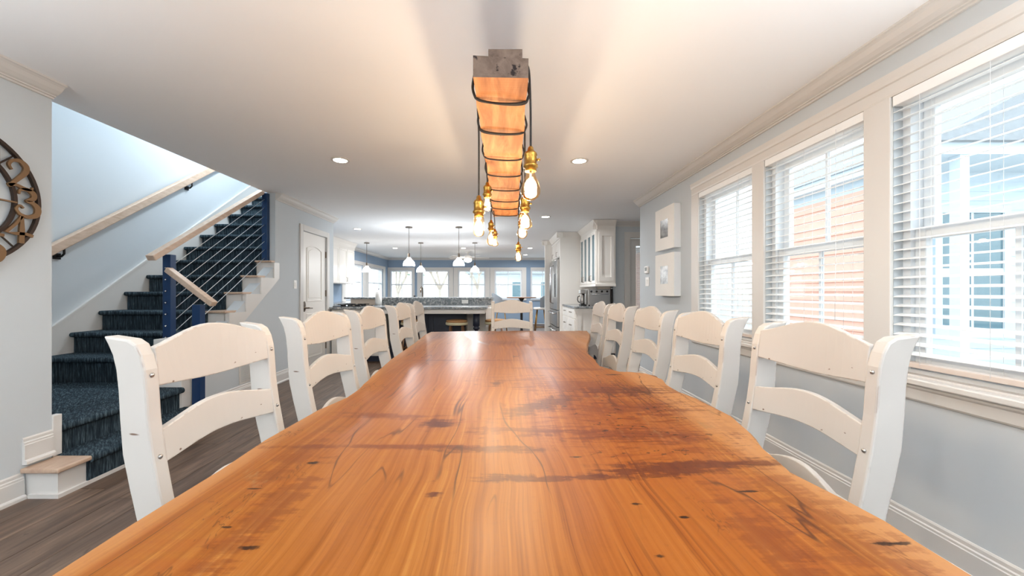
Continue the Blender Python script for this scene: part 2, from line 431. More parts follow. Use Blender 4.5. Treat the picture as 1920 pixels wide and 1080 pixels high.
# ------------------------------------------------------------------ mesh helpers
class MB:
    def __init__(self):
        self.v, self.f, self.s, self.mi = [], [], [], []
    def add(self, verts, faces, smooth=False, mi=0):
        o = len(self.v)
        self.v += [tuple(p) for p in verts]
        self.f += [tuple(i + o for i in f) for f in faces]
        self.s += [smooth] * len(faces)
        self.mi += [mi] * len(faces)
        return self
    def box(self, x0, x1, y0, y1, z0, z1, mi=0):
        x0, x1 = min(x0, x1), max(x0, x1); y0, y1 = min(y0, y1), max(y0, y1); z0, z1 = min(z0, z1), max(z0, z1)
        v = [(x0, y0, z0), (x1, y0, z0), (x1, y1, z0), (x0, y1, z0), (x0, y0, z1), (x1, y0, z1), (x1, y1, z1), (x0, y1, z1)]
        f = [(0, 3, 2, 1), (4, 5, 6, 7), (0, 1, 5, 4), (1, 2, 6, 5), (2, 3, 7, 6), (3, 0, 4, 7)]
        return self.add(v, f, False, mi)
    def loft(self, rings, closed=True, caps=True, smooth=False, mi=0):
        n = len(rings[0]); v = []; f = []
        for r in rings: v += [tuple(p) for p in r]
        for i in range(len(rings) - 1):
            for j in range(n if closed else n - 1):
                k = (j + 1) % n
                f.append((i * n + j, i * n + k, (i + 1) * n + k, (i + 1) * n + j))
        self.add(v, f, smooth, mi)
        if caps and closed:
            o = len(self.v) - len(v)
            self.f.append(tuple(o + j for j in reversed(range(n)))); self.s.append(False); self.mi.append(mi)
            self.f.append(tuple(o + (len(rings) - 1) * n + j for j in range(n))); self.s.append(False); self.mi.append(mi)
        return self
    def prism(self, poly, axis, a, b, mi=0, smooth=False):
        """poly: 2D points. axis 'x': (y,z); 'y': (x,z); 'z': (x,y)"""
        def p(q, t):
            return {'x': (t, q[0], q[1]), 'y': (q[0], t, q[1]), 'z': (q[0], q[1], t)}[axis]
        return self.loft([[p(q, a) for q in poly], [p(q, b) for q in poly]], True, True, smooth, mi)
    def tube(self, pts, r, n=8, caps=True, smooth=True, mi=0):
        pts = [Vector(p) for p in pts]
        rr = r if isinstance(r, (list, tuple)) else [r] * len(pts)
        rings = []
        prev = None
        for i, p in enumerate(pts):
            t = (pts[min(i + 1, len(pts) - 1)] - pts[max(i - 1, 0)]).normalized()
            if prev is None:
                a = Vector((0, 0, 1)) if abs(t.z) < 0.9 else Vector((1, 0, 0))
                u = t.cross(a).normalized()
            else:
                u = (prev - t * prev.dot(t)).normalized()
            prev = u
            w = t.cross(u)
            rings.append([p + (u * math.cos(2 * PI * k / n) + w * math.sin(2 * PI * k / n)) * rr[i] for k in range(n)])
        return self.loft(rings, True, caps, smooth, mi)
    def lathe(self, prof, cx=0, cy=0, n=16, caps=True, smooth=True, axis='z', mi=0):
        rings = []
        for r, z in prof:
            ring = []
            for k in range(n):
                a = 2 * PI * k / n
                if axis == 'z': ring.append((cx + r * math.cos(a), cy + r * math.sin(a), z))
                elif axis == 'x': ring.append((z, cx + r * math.cos(a), cy + r * math.sin(a)))
                else: ring.append((cx + r * math.cos(a), z, cy + r * math.sin(a)))
            rings.append(ring)
        return self.loft(rings, True, caps, smooth, mi)
    def bar(self, p, q, w, h, up=(0, 0, 1), mi=0):
        p, q = Vector(p), Vector(q)
        t = (q - p).normalized(); u = t.cross(Vector(up)).normalized(); k = u.cross(t)
        rings = [[c + u * (sx * w / 2) + k * (sz * h / 2) for sx, sz in ((-1, -1), (1, -1), (1, 1), (-1, 1))] for c in (p, q)]
        return self.loft(rings, mi=mi)
    def ball(self, c, r, n=10, m=6, mi=0):
        prof = []
        for i in range(m + 1):
            a = -PI / 2 + PI * i / m
            prof.append((max(1e-4, r * math.cos(a)), c[2] + r * math.sin(a)))
        return self.lathe(prof, c[0], c[1], n, True, True, mi=mi)
    def build(self, name, mat, parent=None, bevel=0, segs=2, origin=None):
        """vertices are world coordinates (all parents are unrotated while building)"""
        me = bpy.data.meshes.new(name)
        vs = [Vector(v) for v in self.v]
        if origin is None:
            lo = [min(v[i] for v in vs) for i in range(3)]; hi = [max(v[i] for v in vs) for i in range(3)]
            o = Vector(((lo[0] + hi[0]) / 2, (lo[1] + hi[1]) / 2, lo[2]))
        else:
            o = Vector(origin)
        me.from_pydata([v - o for v in vs], [], self.f)
        me.polygons.foreach_set('use_smooth', self.s)
        mats = mat if isinstance(mat, (list, tuple)) else [mat]
        for x in mats:
            me.materials.append(M[x] if isinstance(x, str) else x)
        me.polygons.foreach_set('material_index', self.mi)
        bm = bmesh.new(); bm.from_mesh(me); bmesh.ops.recalc_face_normals(bm, faces=bm.faces[:]); bm.to_mesh(me); bm.free()
        me.update()
        ob = bpy.data.objects.new(name, me)
        COL.objects.link(ob)
        if parent is not None:
            ob.parent = parent
            ob.location = o - wloc(parent)
        else:
            ob.location = o
        if bevel:
            m = ob.modifiers.new('bevel', 'BEVEL'); m.width = bevel; m.segments = segs; m.limit_method = 'ANGLE'; m.angle_limit = math.radians(40)
            m.harden_normals = False
        return ob

def wloc(o):
    p = Vector(o.location)
    while o.parent:
        o = o.parent
        p = p + Vector(o.location)
    return p

def tag(o, label=None, cat=None, group=None, kind=None):
    if label: o['label'] = label
    if cat: o['category'] = cat
    if group: o['group'] = group
    if kind: o['kind'] = kind
    return o
def thing(name, loc, label=None, cat=None, group=None, kind=None):
    o = bpy.data.objects.new(name, None); COL.objects.link(o)
    o.location = loc; o.empty_display_size = 0.1
    return tag(o, label, cat, group, kind)
def struct(name, mb, mat, label=None, cat=None, **kw):
    return tag(mb.build(name, mat, **kw), label, cat, kind='structure')
def copy_tree(o, parent=None):
    c = o.copy(); COL.objects.link(c)
    c.parent = parent
    for ch in list(o.children):
        copy_tree(ch, c)
    return c
def lamp(name, typ, loc, energy, color, parent=None, **kw):
    d = bpy.data.lights.new(name, typ); d.energy = energy; d.color = color
    for k, v in kw.items(): setattr(d, k, v)
    o = bpy.data.objects.new(name, d); COL.objects.link(o)
    if parent is not None:
        o.parent = parent; o.location = Vector(loc) - wloc(parent)
    else:
        o.location = loc
    return o

# ------------------------------------------------------------------ room shell
XR, XL, XD, XS, YB, ZC = 1.91, -2.69, -2.82, -4.13, 14.2, 2.40
YF = -3.6

fl = MB().box(-4.3, 3.4, YF, YB, -0.12, -0.004)
floor = struct('floor', fl, 'floor', 'grey-brown wood plank floor under the long table', 'floor')
PW, PLn = 0.178, 1.35
pm = MB().box(-PW / 2 + .0012, PW / 2 - .0012, -PLn / 2 + .0012, PLn / 2 - .0012, -0.004, 0.0)
first = pm.build('plank', 'floor', floor, origin=(0, 0, -0.004))
rows = int((XR - XL) / PW) + 1
cnt = 0
for i in range(rows):
    off = random.random() * PLn
    y = -0.6 + off - PLn
    while y < 8.4:
        o = first if cnt == 0 else first.copy()
        if cnt: COL.objects.link(o); o.parent = floor
        o.location = Vector((XL + PW / 2 + i * PW, y + PLn / 2, -0.004)) - wloc(floor)
        y += PLn; cnt += 1

ce = MB()
ce.box(-2.91, 2.06, YF, YB + .2, ZC, ZC + .14); ce.box(2.06, 3.4, 5.2, 7.02, ZC, ZC + .14)
ce.box(-4.3, -2.91, YF, 2.25, ZC, ZC + .14)
ce.box(-4.3, -2.91, 6.66, YB + .2, ZC, ZC + .14)
struct('ceiling', ce, 'ceil', 'flat white painted ceiling over dining room and kitchen', 'ceiling')

w = MB().box(XL - .14, XL, .9, 2.335, 0, ZC)
w.box(XL - .14, XL, YF, .9, 2.2, ZC); w.box(XL - .14, XL, YF, -2.9, 0, 2.2); w.box(XL - .14, XL, -1.2, -.9, 0, 2.2)
w.box(XL - .14, XL, -2.9, -1.2, 0, 2.2); w.box(XL - .14, XL, -.9, .9, 0, .25)  # leaves an opening behind the viewer, added to let in fill daylight
struct('wall_left', w, 'wall', 'pale grey wall carrying the round metal clock', 'wall')

w = MB()  # stairwell has no roof: open top added to admit sky light
w.box(XS - .12, XS, 2.2, 7.7, 0, 5.0)                 # far side of the stairwell
w.box(XS, XL - .14, 2.2, 2.335, 0, 5.0)               # behind the clock wall
w.box(XL - .14, -2.91, 2.2, 2.335, ZC + .14, 5.0)
w.box(XS, -2.91, 7.58, 7.7, 2.54, 5.0)
struct('wall_stairwell', w, 'wall', 'tall pale blue-grey stairwell wall behind the wooden handrail', 'wall')
w = MB().box(-2.91, -2.80, 2.335, 7.58, ZC + .14, 5.0)
struct('wall_stairwell_upper', w, 'wall', 'upper stairwell wall above the dining room ceiling edge', 'wall')

DY0, DY1, DZ = 5.55, 6.31, 2.04
w = MB()
w.prism([(3.56, 0), (DY0, 0), (DY0, ZC), (4.88, ZC), (4.88, 1.50), (3.56, 0.5)], 'x', XD - .12, XD)
w.box(XD - .12, XD, DY0, DY1, DZ, ZC)
w.box(XD - .12, XD, DY1, 6.58, 0, ZC)
w.box(-4.25, XD - .12, 6.46, 6.58, 0, ZC)
struct('wall_door', w, 'wall', 'grey wall under the stairs holding the white panel door', 'wall')

WZ0, WZ1 = 0.77, 2.11
WIN = [(2.93, 3.73), (2.03, 2.80), (1.09, 1.89)]
w = MB()
w.box(XR, XR + .15, YF, -.2, 0, WZ1)
w.box(XR, XR + .15, -.2, 5.32, 0, WZ0)
w.box(XR, XR + .15, YF, 5.32, WZ1, ZC)
ys = [-.2] + [q for a, b in reversed(WIN) for q in (a, b)] + [5.32]
for i in range(0, len(ys), 2):
    w.box(XR, XR + .15, ys[i], ys[i + 1], WZ0, WZ1)
struct('wall_right', w, 'wall', 'grey window wall with three blind-covered windows', 'wall')

w = MB()
w.box(XR + .15, 3.3, 5.2, 5.32, 0, ZC)
w.box(3.3, 3.4, 5.2, 7.0, 0, ZC)
w.box(2.0, 2.30, 6.9, 7.02, 0, ZC); w.box(2.30, 3.1, 6.9, 7.02, 2.12, ZC); w.box(3.1, 3.3, 6.9, 7.02, 0, ZC)
w.box(2.0, 2.12, 7.02, YB, 0, ZC)
struct('wall_kitchen_right', w, 'wall', 'greige kitchen wall behind the glass-front cabinet', 'wall')

KW = [(10.3, 11.6), (12.1, 13.6)]
w = MB()
for z0, z1 in ((0, .95), (1.95, ZC)):
    w.box(-4.25, -4.1, 6.58, YB, z0, z1)
ky = [6.58] + [q for a in KW for q in a] + [YB]
for i in range(0, len(ky), 2):
    w.box(-4.25, -4.1, ky[i], ky[i + 1], .95, 1.95)
struct('wall_kitchen_left', w, 'wall_blue', 'blue-grey kitchen wall with side windows', 'wall')

BW = [(-4.02, -3.20), (-2.87, -1.87), (-1.54, -.54), (-.21, .79), (1.12, 1.98)]
w = MB()
w.box(-4.25, 2.12, YB, YB + .15, 0, .90); w.box(-4.25, 2.12, YB, YB + .15, 1.95, ZC)
bx = [-4.25] + [q for c in BW for q in c] + [2.12]
for i in range(0, len(bx), 2):
    w.box(bx[i], bx[i + 1], YB, YB + .15, .90, 1.95)
struct('wall_back', w, 'wall_blue', 'blue-grey far wall with a row of five windows', 'wall')

w = MB()   # the wall behind the viewer
w.box(-2.83, 2.06, YF - .12, YF, 0, ZC)
struct('wall_front', w, 'wall', 'plain grey wall behind the viewer', 'wall')

# ------------------------------------------------------------------ crown and base mouldings
CROWN = [(0, 0), (.095, 0), (.095, .010), (.086, .014), (.076, .022), (.060, .042), (.040, .058), (.026, .064), (.026, .070), (.014, .072), (.014, .082), (0, .082)]
BASE = [(0, 0), (.028, 0), (.028, .016), (.022, .024), (.015, .026), (.015, .108), (.012, .112), (.012, .122), (.007, .127), (.007, .142), (.003, .15), (0, .15)]
tn = [0]
def mould(prof, crown, axis, wall, side, a, b, label, z0=0.0, mat='trim', nm='trim'):
    tn[0] += 1
    pts = [(wall + side * p, (ZC - q) if crown else (z0 + q)) for p, q in prof]
    mb = MB()
    mb.prism(pts, 'y' if axis == 'y' else 'x', a, b)
    if axis == 'x':
        pass
    return struct(f'{nm}_{tn[0]}', mb, mat, label, 'trim')
mould(CROWN, True, 'y', XL, 1, YF, 2.335, 'white crown moulding above the round clock')
mould(CROWN, True, 'y', XR, -1, YF, 5.32, 'long white crown moulding above the blinds')
mould(CROWN, True, 'y', XD, 1, 4.88, 6.58, 'white crown moulding above the panel door')
mould(CROWN, True, 'x', YB, -1, -4.1, 2.0, 'white crown moulding along the far window wall')
mould(CROWN, True, 'y', -4.1, 1, 6.58, YB, 'white crown moulding on the left kitchen wall')
mould(CROWN, True, 'x', 6.9, -1, 2.0, 3.3, 'short crown moulding right of the glass-front cabinet')
mould(BASE, False, 'y', XR, -1, YF, 5.32, 'white baseboard along the window wall', nm='baseboard')
mould(BASE, False, 'y', XL, 1, YF, 2.19, 'white baseboard below the round clock', nm='baseboard')
mould(BASE, False, 'y', XD, 1, 3.62, 5.46, 'white baseboard below the stairs', nm='baseboard')
mould(BASE, False, 'y', XL, 1, 2.19, 2.335, 'short raised baseboard standing on the bottom stair', z0=0.19, nm='baseboard')

# ------------------------------------------------------------------ side windows with blinds
def window_right(n, y0, y1):
    r = thing(f'window_{n}', (XR + .09, (y0 + y1) / 2, WZ0), None, None, None, 'structure')
    tag(r, ['double-hung window farthest along the right wall, beside the framed pictures',
            'middle double-hung window of the right wall',
            'nearest double-hung window at the right edge'][n - 1], 'window')
    xa, xb = XR + .045, XR + .145
    f = MB()
    t = .035
    f.box(xa, xb, y0, y0 + t, WZ0, WZ1); f.box(xa, xb, y1 - t, y1, WZ0, WZ1)
    f.box(xa, xb, y0 + t, y1 - t, WZ1 - t, WZ1); f.box(xa, xb, y0 + t, y1 - t, WZ0, WZ0 + .03)
    f.build('frame', 'vinyl', r)
    zm = 1.44
    for k, (za, zb, x) in enumerate(((WZ0 + .03, zm + .025, XR + .065), (zm - .025, WZ1 - t, XR + .105))):
        s = MB(); q = .048
        a, b = y0 + t, y1 - t
        s.box(x, x + .035, a, a + q, za, zb); s.box(x, x + .035, b - q, b, za, zb)
        s.box(x, x + .035, a + q, b - q, za, za + (.07 if k == 0 else .045)); s.box(x, x + .035, a + q, b - q, zb - .045, zb)
        so = s.build('sash', 'vinyl', r, bevel=.003, segs=1)
        ym = (a + b) / 2
        MB().box(x + .008, x + .027, ym - .009, ym + .009, za + .045, zb - .045).build('muntin', 'vinyl', so)
        for (pa, pb) in ((a + q, ym - .009), (ym + .009, b - q)):
            MB().box(x + .015, x + .019, pa, pb, za + .045, zb - .045).build('pane', 'glass', so)
    return r
for i, (a, b) in enumerate(WIN):
    window_right(i + 1, a, b)

# shared casing, stool and apron of the three windows
cs = thing('trim_window_casing', (XR, 2.41, 0.66), 'white casing and sill framing the three right-hand windows', 'trim', kind='structure')
ya, yb = WIN[2][0] - .11, WIN[0][1] + .13
HEAD = [(0, 0), (.012, 0), (.016, .012), (.016, .060), (.022, .066), (.026, .080), (.030, .112), (0, .118)]
MB().prism([(XR - p, WZ1 + q) for p, q in HEAD], 'y', ya, yb).build('head_casing', 'trim', cs)
for (a, b) in ((ya, WIN[2][0]), (WIN[2][1], WIN[1][0]), (WIN[1][1], WIN[0][0]), (WIN[0][1], yb)):
    MB().box(XR - .018, XR, a, b, WZ0, WZ1).build('side_casing', 'trim', cs, bevel=.004)
for (a, b) in WIN:
    MB().box(XR, XR + .05, a, b, WZ0 - .0, WZ0 + .012).build('sill_board', 'trim', cs)
MB().box(XR - .055, XR + .0, ya - .02, yb + .02, WZ0 - .024, WZ0 + .004).build('stool', 'trim', cs, bevel=.006)
MB().prism([(XR, WZ0 - .024), (XR - .034, WZ0 - .024), (XR - .030, WZ0 - .04), (XR - .020, WZ0 - .05), (XR - .018, WZ0 - .095), (XR - .012, WZ0 - .104), (XR, WZ0 - .108)], 'y', ya, yb).build('apron', 'trim', cs)

def blind(n, y0, y1):
    lab = ['white horizontal slat blind on the window nearest the framed pictures',
           'white horizontal slat blind on the middle right window',
           'white horizontal slat blind on the window at the right edge'][n - 1]
    r = thing('window_blind', (XR + .015, (y0 + y1) / 2, .80), lab, 'blind', 'blinds on the right-hand windows')
    a, b = y0 + .006, y1 - .006
    xc = XR + .016
    MB().box(xc - .028, xc + .028, a, b, WZ1 - .05, WZ1 - .002).build('headrail', 'slat', r, bevel=.003)
    tilt = math.radians(12)
    ww = .025
    first = None
    z = WZ1 - .075
    while z > .875:
        if first is None:
            prof = []
            for s in (-1, -.5, 0, .5, 1):
                prof.append((s * ww * math.cos(tilt), s * ww * math.sin(tilt) + .0028 * (1 - s * s)))
            top = [(xc + p, z + q + .0013) for p, q in prof]; bot = [(xc + p, z + q - .0013) for p, q in reversed(prof)]
            first = MB().prism(top + bot, 'y', a, b).build('slat', 'slat', r)
            z0 = z; l0 = Vector(first.location)
        else:
            o = first.copy(); COL.objects.link(o); o.parent = r
            o.location = l0 + Vector((0, 0, z - z0))
        z -= .0445
    MB().box(xc - .024, xc + .024, a, b, .815, .838).build('bottom_rail', 'blindrail', r, bevel=.003)
    for y in (a + .12, (a + b) / 2 + .02, b - .12):
        m = MB()
        for dx in (-.026, .026):
            m.tube([(xc + dx, y, .83), (xc + dx, y, WZ1 - .04)], .0009, 5)
        m.build('ladder_cord', 'slat', r)
    yc = a + .20 if n == 3 else a + .16
    m = MB(); m.tube([(xc - .034, yc, WZ1 - .03), (xc - .034, yc, 1.35), (xc - .036, yc + .003, 1.0 if n < 3 else .86)], .0012, 5)
    m.build('pull_cord', 'slat', r)
    return r
for i, (a, b) in enumerate(WIN):
    blind(i + 1, a, b)

# ------------------------------------------------------------------ kitchen windows
def window_flat(n, c, half, along, wall, z0, z1, label, blinds=False, sgn=1, k=.085):
    r = thing(f'window_{n}', (c, wall, z0) if along == 'x' else (wall, c, z0), label, 'window', kind='structure')
    def bx(m, a0, a1, d0, d1, za, zb):
        if along == 'x': m.box(a0, a1, wall + sgn * d0, wall + sgn * d1, za, zb)
        else: m.box(wall + sgn * d0, wall + sgn * d1, a0, a1, za, zb)
        return m
    a, b = c - half, c + half
    t = .05
    f = MB(); bx(f, a, a + t, .02, .12, z0, z1); bx(f, b - t, b, .02, .12, z0, z1); bx(f, a + t, b - t, .02, .12, z1 - t, z1); bx(f, a + t, b - t, .02, .12, z0, z0 + t)
    f.build('frame', 'vinyl', r)
    cz = MB()
    bx(cz, a - k, a, -.018, 0, z0 - .02, z1); bx(cz, b, b + k, -.018, 0, z0 - .02, z1); bx(cz, a - k, b + k, -.022, 0, z1, z1 + .10)
    cz.build('casing', 'trim', r)
    bx(MB(), a - k, b + k, -.05, .02, z0 - .045, z0 - .02).build('sill', 'trim', r)
    zm = (z0 + z1) / 2
    bx(MB(), a + t, b - t, .05, .09, zm - .022, zm + .022).build('meeting_rail', 'vinyl', r)
    for za, zb in ((z0 + t, zm - .022), (zm + .022, z1 - t)):
        bx(MB(), c - .01, c + .01, .06, .08, za, zb).build('muntin', 'vinyl', r)
        for pa, pb in ((a + t, c - .01), (c + .01, b - t)):
            bx(MB(), pa, pb, .068, .072, za, zb).build('pane', 'glass', r)
    if blinds:
        m = MB(); z = z1 - .05
        while z > z0 + .08:
            bx(m, a + t, b - t, .0, .04, z, z + .003); z -= .05
        o = m.build('blind_slats', 'slat', r); o['kind'] = 'stuff'
    return r
names = ['leftmost far-wall window beyond the kitchen, tree outside', 'second far-wall window from the left, tree outside',
         'middle far-wall window above the raised bar', 'far-wall window behind the bistro table', 'far-wall window partly hidden by the refrigerator']
for i, c in enumerate(BW):
    a, b = c
    window_flat(4 + i, (a + b) / 2, (b - a) / 2, 'x', YB, .90, 1.95, names[i], k=.16 if 0 < i < 4 else .08 if i == 0 else .015)
for i, (a, b) in enumerate(KW):
    window_flat(9 + i, (a + b) / 2, (b - a) / 2, 'y', -4.1, .95, 1.95,
                ['side kitchen window next to the white upper cabinets', 'side kitchen window in the far left corner'][i], True, -1, .24)

# ------------------------------------------------------------------ doors
dr = thing('door_1', (XD, (DY0 + DY1) / 2, 0), 'white two-panel door with arched upper panel and dark lever handle', 'door', kind='structure')
sl = MB().box(XD - .045, XD - .012, DY0 + .004, DY1 - .004, .008, DZ - .004).build('slab', 'white', dr)
def arch_poly(y0, y1, z0, z1, rise, n=10):
    p = [(y0, z0), (y1, z0)]
    for i in range(n + 1):
        t = i / n
        p.append((y1 + (y0 - y1) * t, z1 - rise + rise * math.sin(PI * t)))
    return p
def ring_prism(mb, outer, inner, axis, a, b):
    n = len(outer)
    P = lambda q, t: (t, q[0], q[1])
    v = [P(q, a) for q in outer] + [P(q, a) for q in inner] + [P(q, b) for q in outer] + [P(q, b) for q in inner]
    f = []
    for i in range(n):
        j = (i + 1) % n
        f += [(i, j, n + j, n + i), (2 * n + i, 2 * n + j, 3 * n + j, 3 * n + i), (i, j, 2 * n + j, 2 * n + i), (n + i, n + j, 3 * n + j, 3 * n + i)]
    mb.add(v, f); return mb
for (z0, z1, rise) in ((1.02, 1.86, .05), (.18, .84, 0.0)):
    y0, y1 = DY0 + .14, DY1 - .14
    ring_prism(MB(), arch_poly(y0, y1, z0, z1, rise), arch_poly(y0 + .02, y1 - .02, z0 + .02, z1 - .02, rise), 'x', XD - .013, XD - .003).build('panel_moulding', 'white', sl, bevel=.003)
    MB().prism(arch_poly(y0 + .05, y1 - .05, z0 + .05, z1 - .05, rise), 'x', XD - .013, XD - .006).build('panel', 'white', sl, bevel=.004)
for (y0, y1, z0, z1) in ((DY0 - .085, DY0, 0, DZ + .085), (DY1, DY1 + .085, 0, DZ + .085), (DY0, DY1, DZ, DZ + .085)):
    MB().box(XD, XD + .018, y0, y1, z0, z1).build('casing', 'trim', dr, bevel=.004)
for z in (.3, 1.14, 1.76):
    MB().box(XD - .012, XD + .004, DY1 - .012, DY1 + .008, z - .05, z + .05).build('hinge', 'nickel', dr)
h = MB(); h.lathe([(.032, XD - .012), (.032, XD), (.012, XD + .004), (.011, XD + .05)], DY0 + .07, .93, 14, axis='x')
h.tube([(XD + .05, DY0 + .07, .93), (XD + .055, DY0 + .10, .93), (XD + .055, DY0 + .18, .925)], .010, 8)
h.build('lever_handle', 'nickel', dr)
MB().prism([(DY0 + .07 + .036 * math.cos(a / 16 * 2 * PI), .95 + .075 * math.sin(a / 16 * 2 * PI)) for a in range(16)], 'x', XD - .012, XD - .004).build('back_plate', 'nickel', dr)

gd = thing('door_2', (2.70, 6.9, 0), 'white glazed door with blind beside the glass-front cabinet', 'door', kind='structure')
for (x0, x1, z0, z1) in ((2.20, 2.30, 0, 2.22), (3.1, 3.2, 0, 2.22), (2.30, 3.1, 2.12, 2.22)):
    MB().box(x0, x1, 6.88, 6.9, z0, z1).build('casing', 'trim', gd)
d = MB(); d.box(2.31, 2.42, 6.94, 6.98, .02, 2.11); d.box(2.98, 3.09, 6.94, 6.98, .02, 2.11); d.box(2.42, 2.98, 6.94, 6.98, 1.98, 2.11); d.box(2.42, 2.98, 6.94, 6.98, .02, .25)
d.build('slab', 'trim', gd)
MB().box(2.42, 2.98, 6.965, 6.969, .25, 1.98).build('pane', 'glass', gd)
m = MB(); z = .28
while z < 1.95:
    m.box(2.42, 2.98, 6.925, 6.938, z, z + .021); z += .025
o = m.build('blind_slats', 'slat', gd); o['kind'] = 'stuff'

# ------------------------------------------------------------------ staircase
st = thing('staircase', (-3.4, 3.6, 0), 'carpeted staircase with dark runner and white tread ends rising from a low landing', 'staircase')
CXL, CXR = -4.10, -3.03          # carpet runner in the upper flight
def carpet_step(x0, x1, yn, z, depth, riser):
    """carpet wrapped over a step that faces -y, nosing at yn"""
    p = [(yn + depth, z), (yn + .012, z)]
    for k in range(1, 8):
        a = PI / 2 + PI * k / 8
        p.append((yn + .006 + .022 * math.cos(a), z - .022 + .022 * math.sin(a)))
    p += [(yn + .012, z - .046), (yn + .028, z - .05), (yn + .028, z - riser), (yn + .05, z - riser), (yn + .05, z - .022), (yn + depth, z - .022)]
    m = MB().prism(p, 'x', x0, x1, smooth=False)
    return m
Z1s, Z2s = 0.172, 0.355
for n in range(3, 15):
    z = .195 * n - .005
    yn = 3.45 + .268 * (n - 3)
    ris = .195 if n > 3 else z - Z2s
    sx1 = -2.855 if n <= 8 else XD - .125
    x1 = CXR if 5 <= n <= 8 else (-2.96 if n > 8 else -2.95)
    if n < 5: sx1 = -2.95
    # timber step below the carpet
    b = MB()
    b.box(XS + .005, sx1, yn + .05, yn + .268 + .05, max(0, z - ris - .2), z - .024)
    so = b.build('step', 'trim', st)
    if 5 <= n <= 8:
        MB().box(x1 - .004, sx1 + .03, yn + .012, yn + .268 + .05, z - .026, z - .003).build('tread', 'tread', so, bevel=.006)
    carpet_step(CXL, x1, yn, z, .30, ris).build('carpet', 'carpet', so)
# landing (second step) and bottom step, both facing the dining room
lb = MB().box(XS + .005, XL - .03, 2.345, 3.56, 0, Z2s - .022).build('landing', 'trim', st)
p = [(-4.10, Z2s), (XL - .012, Z2s)]
for k in range(1, 8):
    a = PI / 2 - PI * k / 8
    p.append((XL - .006 + .024 * math.cos(a), Z2s - .024 + .024 * math.sin(a)))
p += [(XL - .014, Z2s - .05), (XL - .028, Z2s - .052), (XL - .028, Z1s), (XL - .06, Z1s), (XL - .06, Z2s - .022), (-4.10, Z2s - .022)]
MB().prism(p, 'y', 2.385, 3.30).box(-4.10, -2.951, 3.29, 3.482, Z2s - .02, Z2s).build('carpet', 'carpet', lb)
X1 = -2.505
bs = MB().box(XL - .03, X1, 2.205, 3.62, 0, Z1s - .026).build('bottom_step', 'trim', st)
MB().box(XL + .002, X1 + .035, 2.175, 2.40, Z1s - .026, Z1s + .002).build('tread', 'tread', bs, bevel=.008)
MB().box(XL + .002, X1 + .035, 3.36, 3.65, Z1s - .026, Z1s + .002).build('tread', 'tread', bs, bevel=.008)
p = [(XL - .028, Z1s + .006), (X1 + .018, Z1s + .006)]
for k in range(1, 8):
    a = PI / 2 - PI * k / 8
    p.append((X1 + .022 + .024 * math.cos(a), Z1s - .018 + .024 * math.sin(a)))
p += [(X1 + .014, Z1s - .044), (X1 + .012, Z1s - .05), (X1 + .012, .02), (X1 - .01, .02), (X1 - .01, Z1s - .02), (XL - .028, Z1s - .02)]
MB().prism(p, 'y', 2.355, 3.34).build('carpet', 'carpet', bs)
m = MB(); m.box(X1, X1 + .018, 2.205, 3.64, 0, .022); m.box(XL + .03, X1 + .018, 2.19, 2.205, 0, .022)
m.build('shoe_moulding', 'trim', bs)
# white end post where the clock wall stops, and the matching block at the far end of the landing
MB().box(XL - .03, XL + .008, 2.335, 2.384, Z1s, .42).build('end_block', 'trim', st, bevel=.003)
b = MB(); b.box(-2.95, -2.71, 3.31, 3.56, Z1s, .76)
b.build('end_block', 'trim', st, bevel=.004)
# sawtooth white stringer on the open side
pts = []
for n in range(4, 9):
    z = .195 * n - .005; yn = 3.45 + .268 * (n - 3)
    pts += [(yn + .05, z - .195 - .026), (yn + .05, z - .026)]
ylast = 3.45 + .268 * 5 + .05
pts += [(4.95, .195 * 8 - .031), (4.95, 1.33), (3.62, 1.33 - 1.33 * .727), (3.62, pts[0][1])]
MB().prism(pts, 'x', -2.86, XD + .012).build('stringer', 'trim', st)
# skirt board on the far wall
zs = lambda y: .195 * ((y - 3.45) / .268 + 3) + .16
MB().prism([(3.2, zs(3.2) - .60), (6.6, zs(6.6) - .6), (6.6, zs(6.6)), (3.2, zs(3.2))], 'x', XS, XS + .02).build('skirt', 'trim', st)
MB().bar((XS + .013, 3.2, zs(3.2)), (XS + .013, 6.6, zs(6.6)), .026, .02).build('skirt_cap', 'trim', st)
MB().box(XS + .005, XD - .125, 6.66, 7.58, 2.54, 2.72).build('upper_landing', 'carpet', st)

# railing
rl = thing('cable_railing', (-2.95, 3.5, .35), 'dark blue steel railing with tensioned cables and pale oak handrails', 'railing')
pA, pB, pC = (-3.00, 3.53), (-2.665, 3.44), (-2.925, 4.86)
def post(x, y, z0, z1, w=.042, d=.062):
    m = MB(); m.box(x - w, x + w, y - d / 2, y + d / 2, z0, z1)
    return m.build('post', 'steelblue', rl, bevel=.003)
A = post(*pA, .58, 1.50, .036); B = post(*pB, Z1s, 1.05, .036); C = post(*pC, 1.535, ZC - .01, .034)
MB().bar((-3.02, 3.36, 1.455), (-2.965, 4.84, 2.41), .075, .052).build('handrail', 'oak', rl, bevel=.006)
MB().bar((-2.985, 3.50, 1.365), (-2.53, 3.44, 1.055), .062, .048).build('handrail', 'oak', rl, bevel=.006)
for k in range(8):
    zA = 1.385 - .104 * k
    zC = zA + .945
    if zC < 1.56: break
    if zC > ZC - .02:
        t = (ZC - .03 - zA) / (zC - zA)
    else:
        t = 1
    q = (pA[0] + (pC[0] - pA[0]) * t, pA[1] + (pC[1] - pA[1]) * t, zA + (zC - zA) * t)
    c = MB().tube([(pA[0], pA[1], zA), q], .0032, 6).build('cable', 'cable', rl)
    MB().tube([(pA[0] - .0, pA[1] - .048, zA - .012), (pA[0], pA[1] - .028, zA)], .007, 6).build('fitting', 'chrome', c)

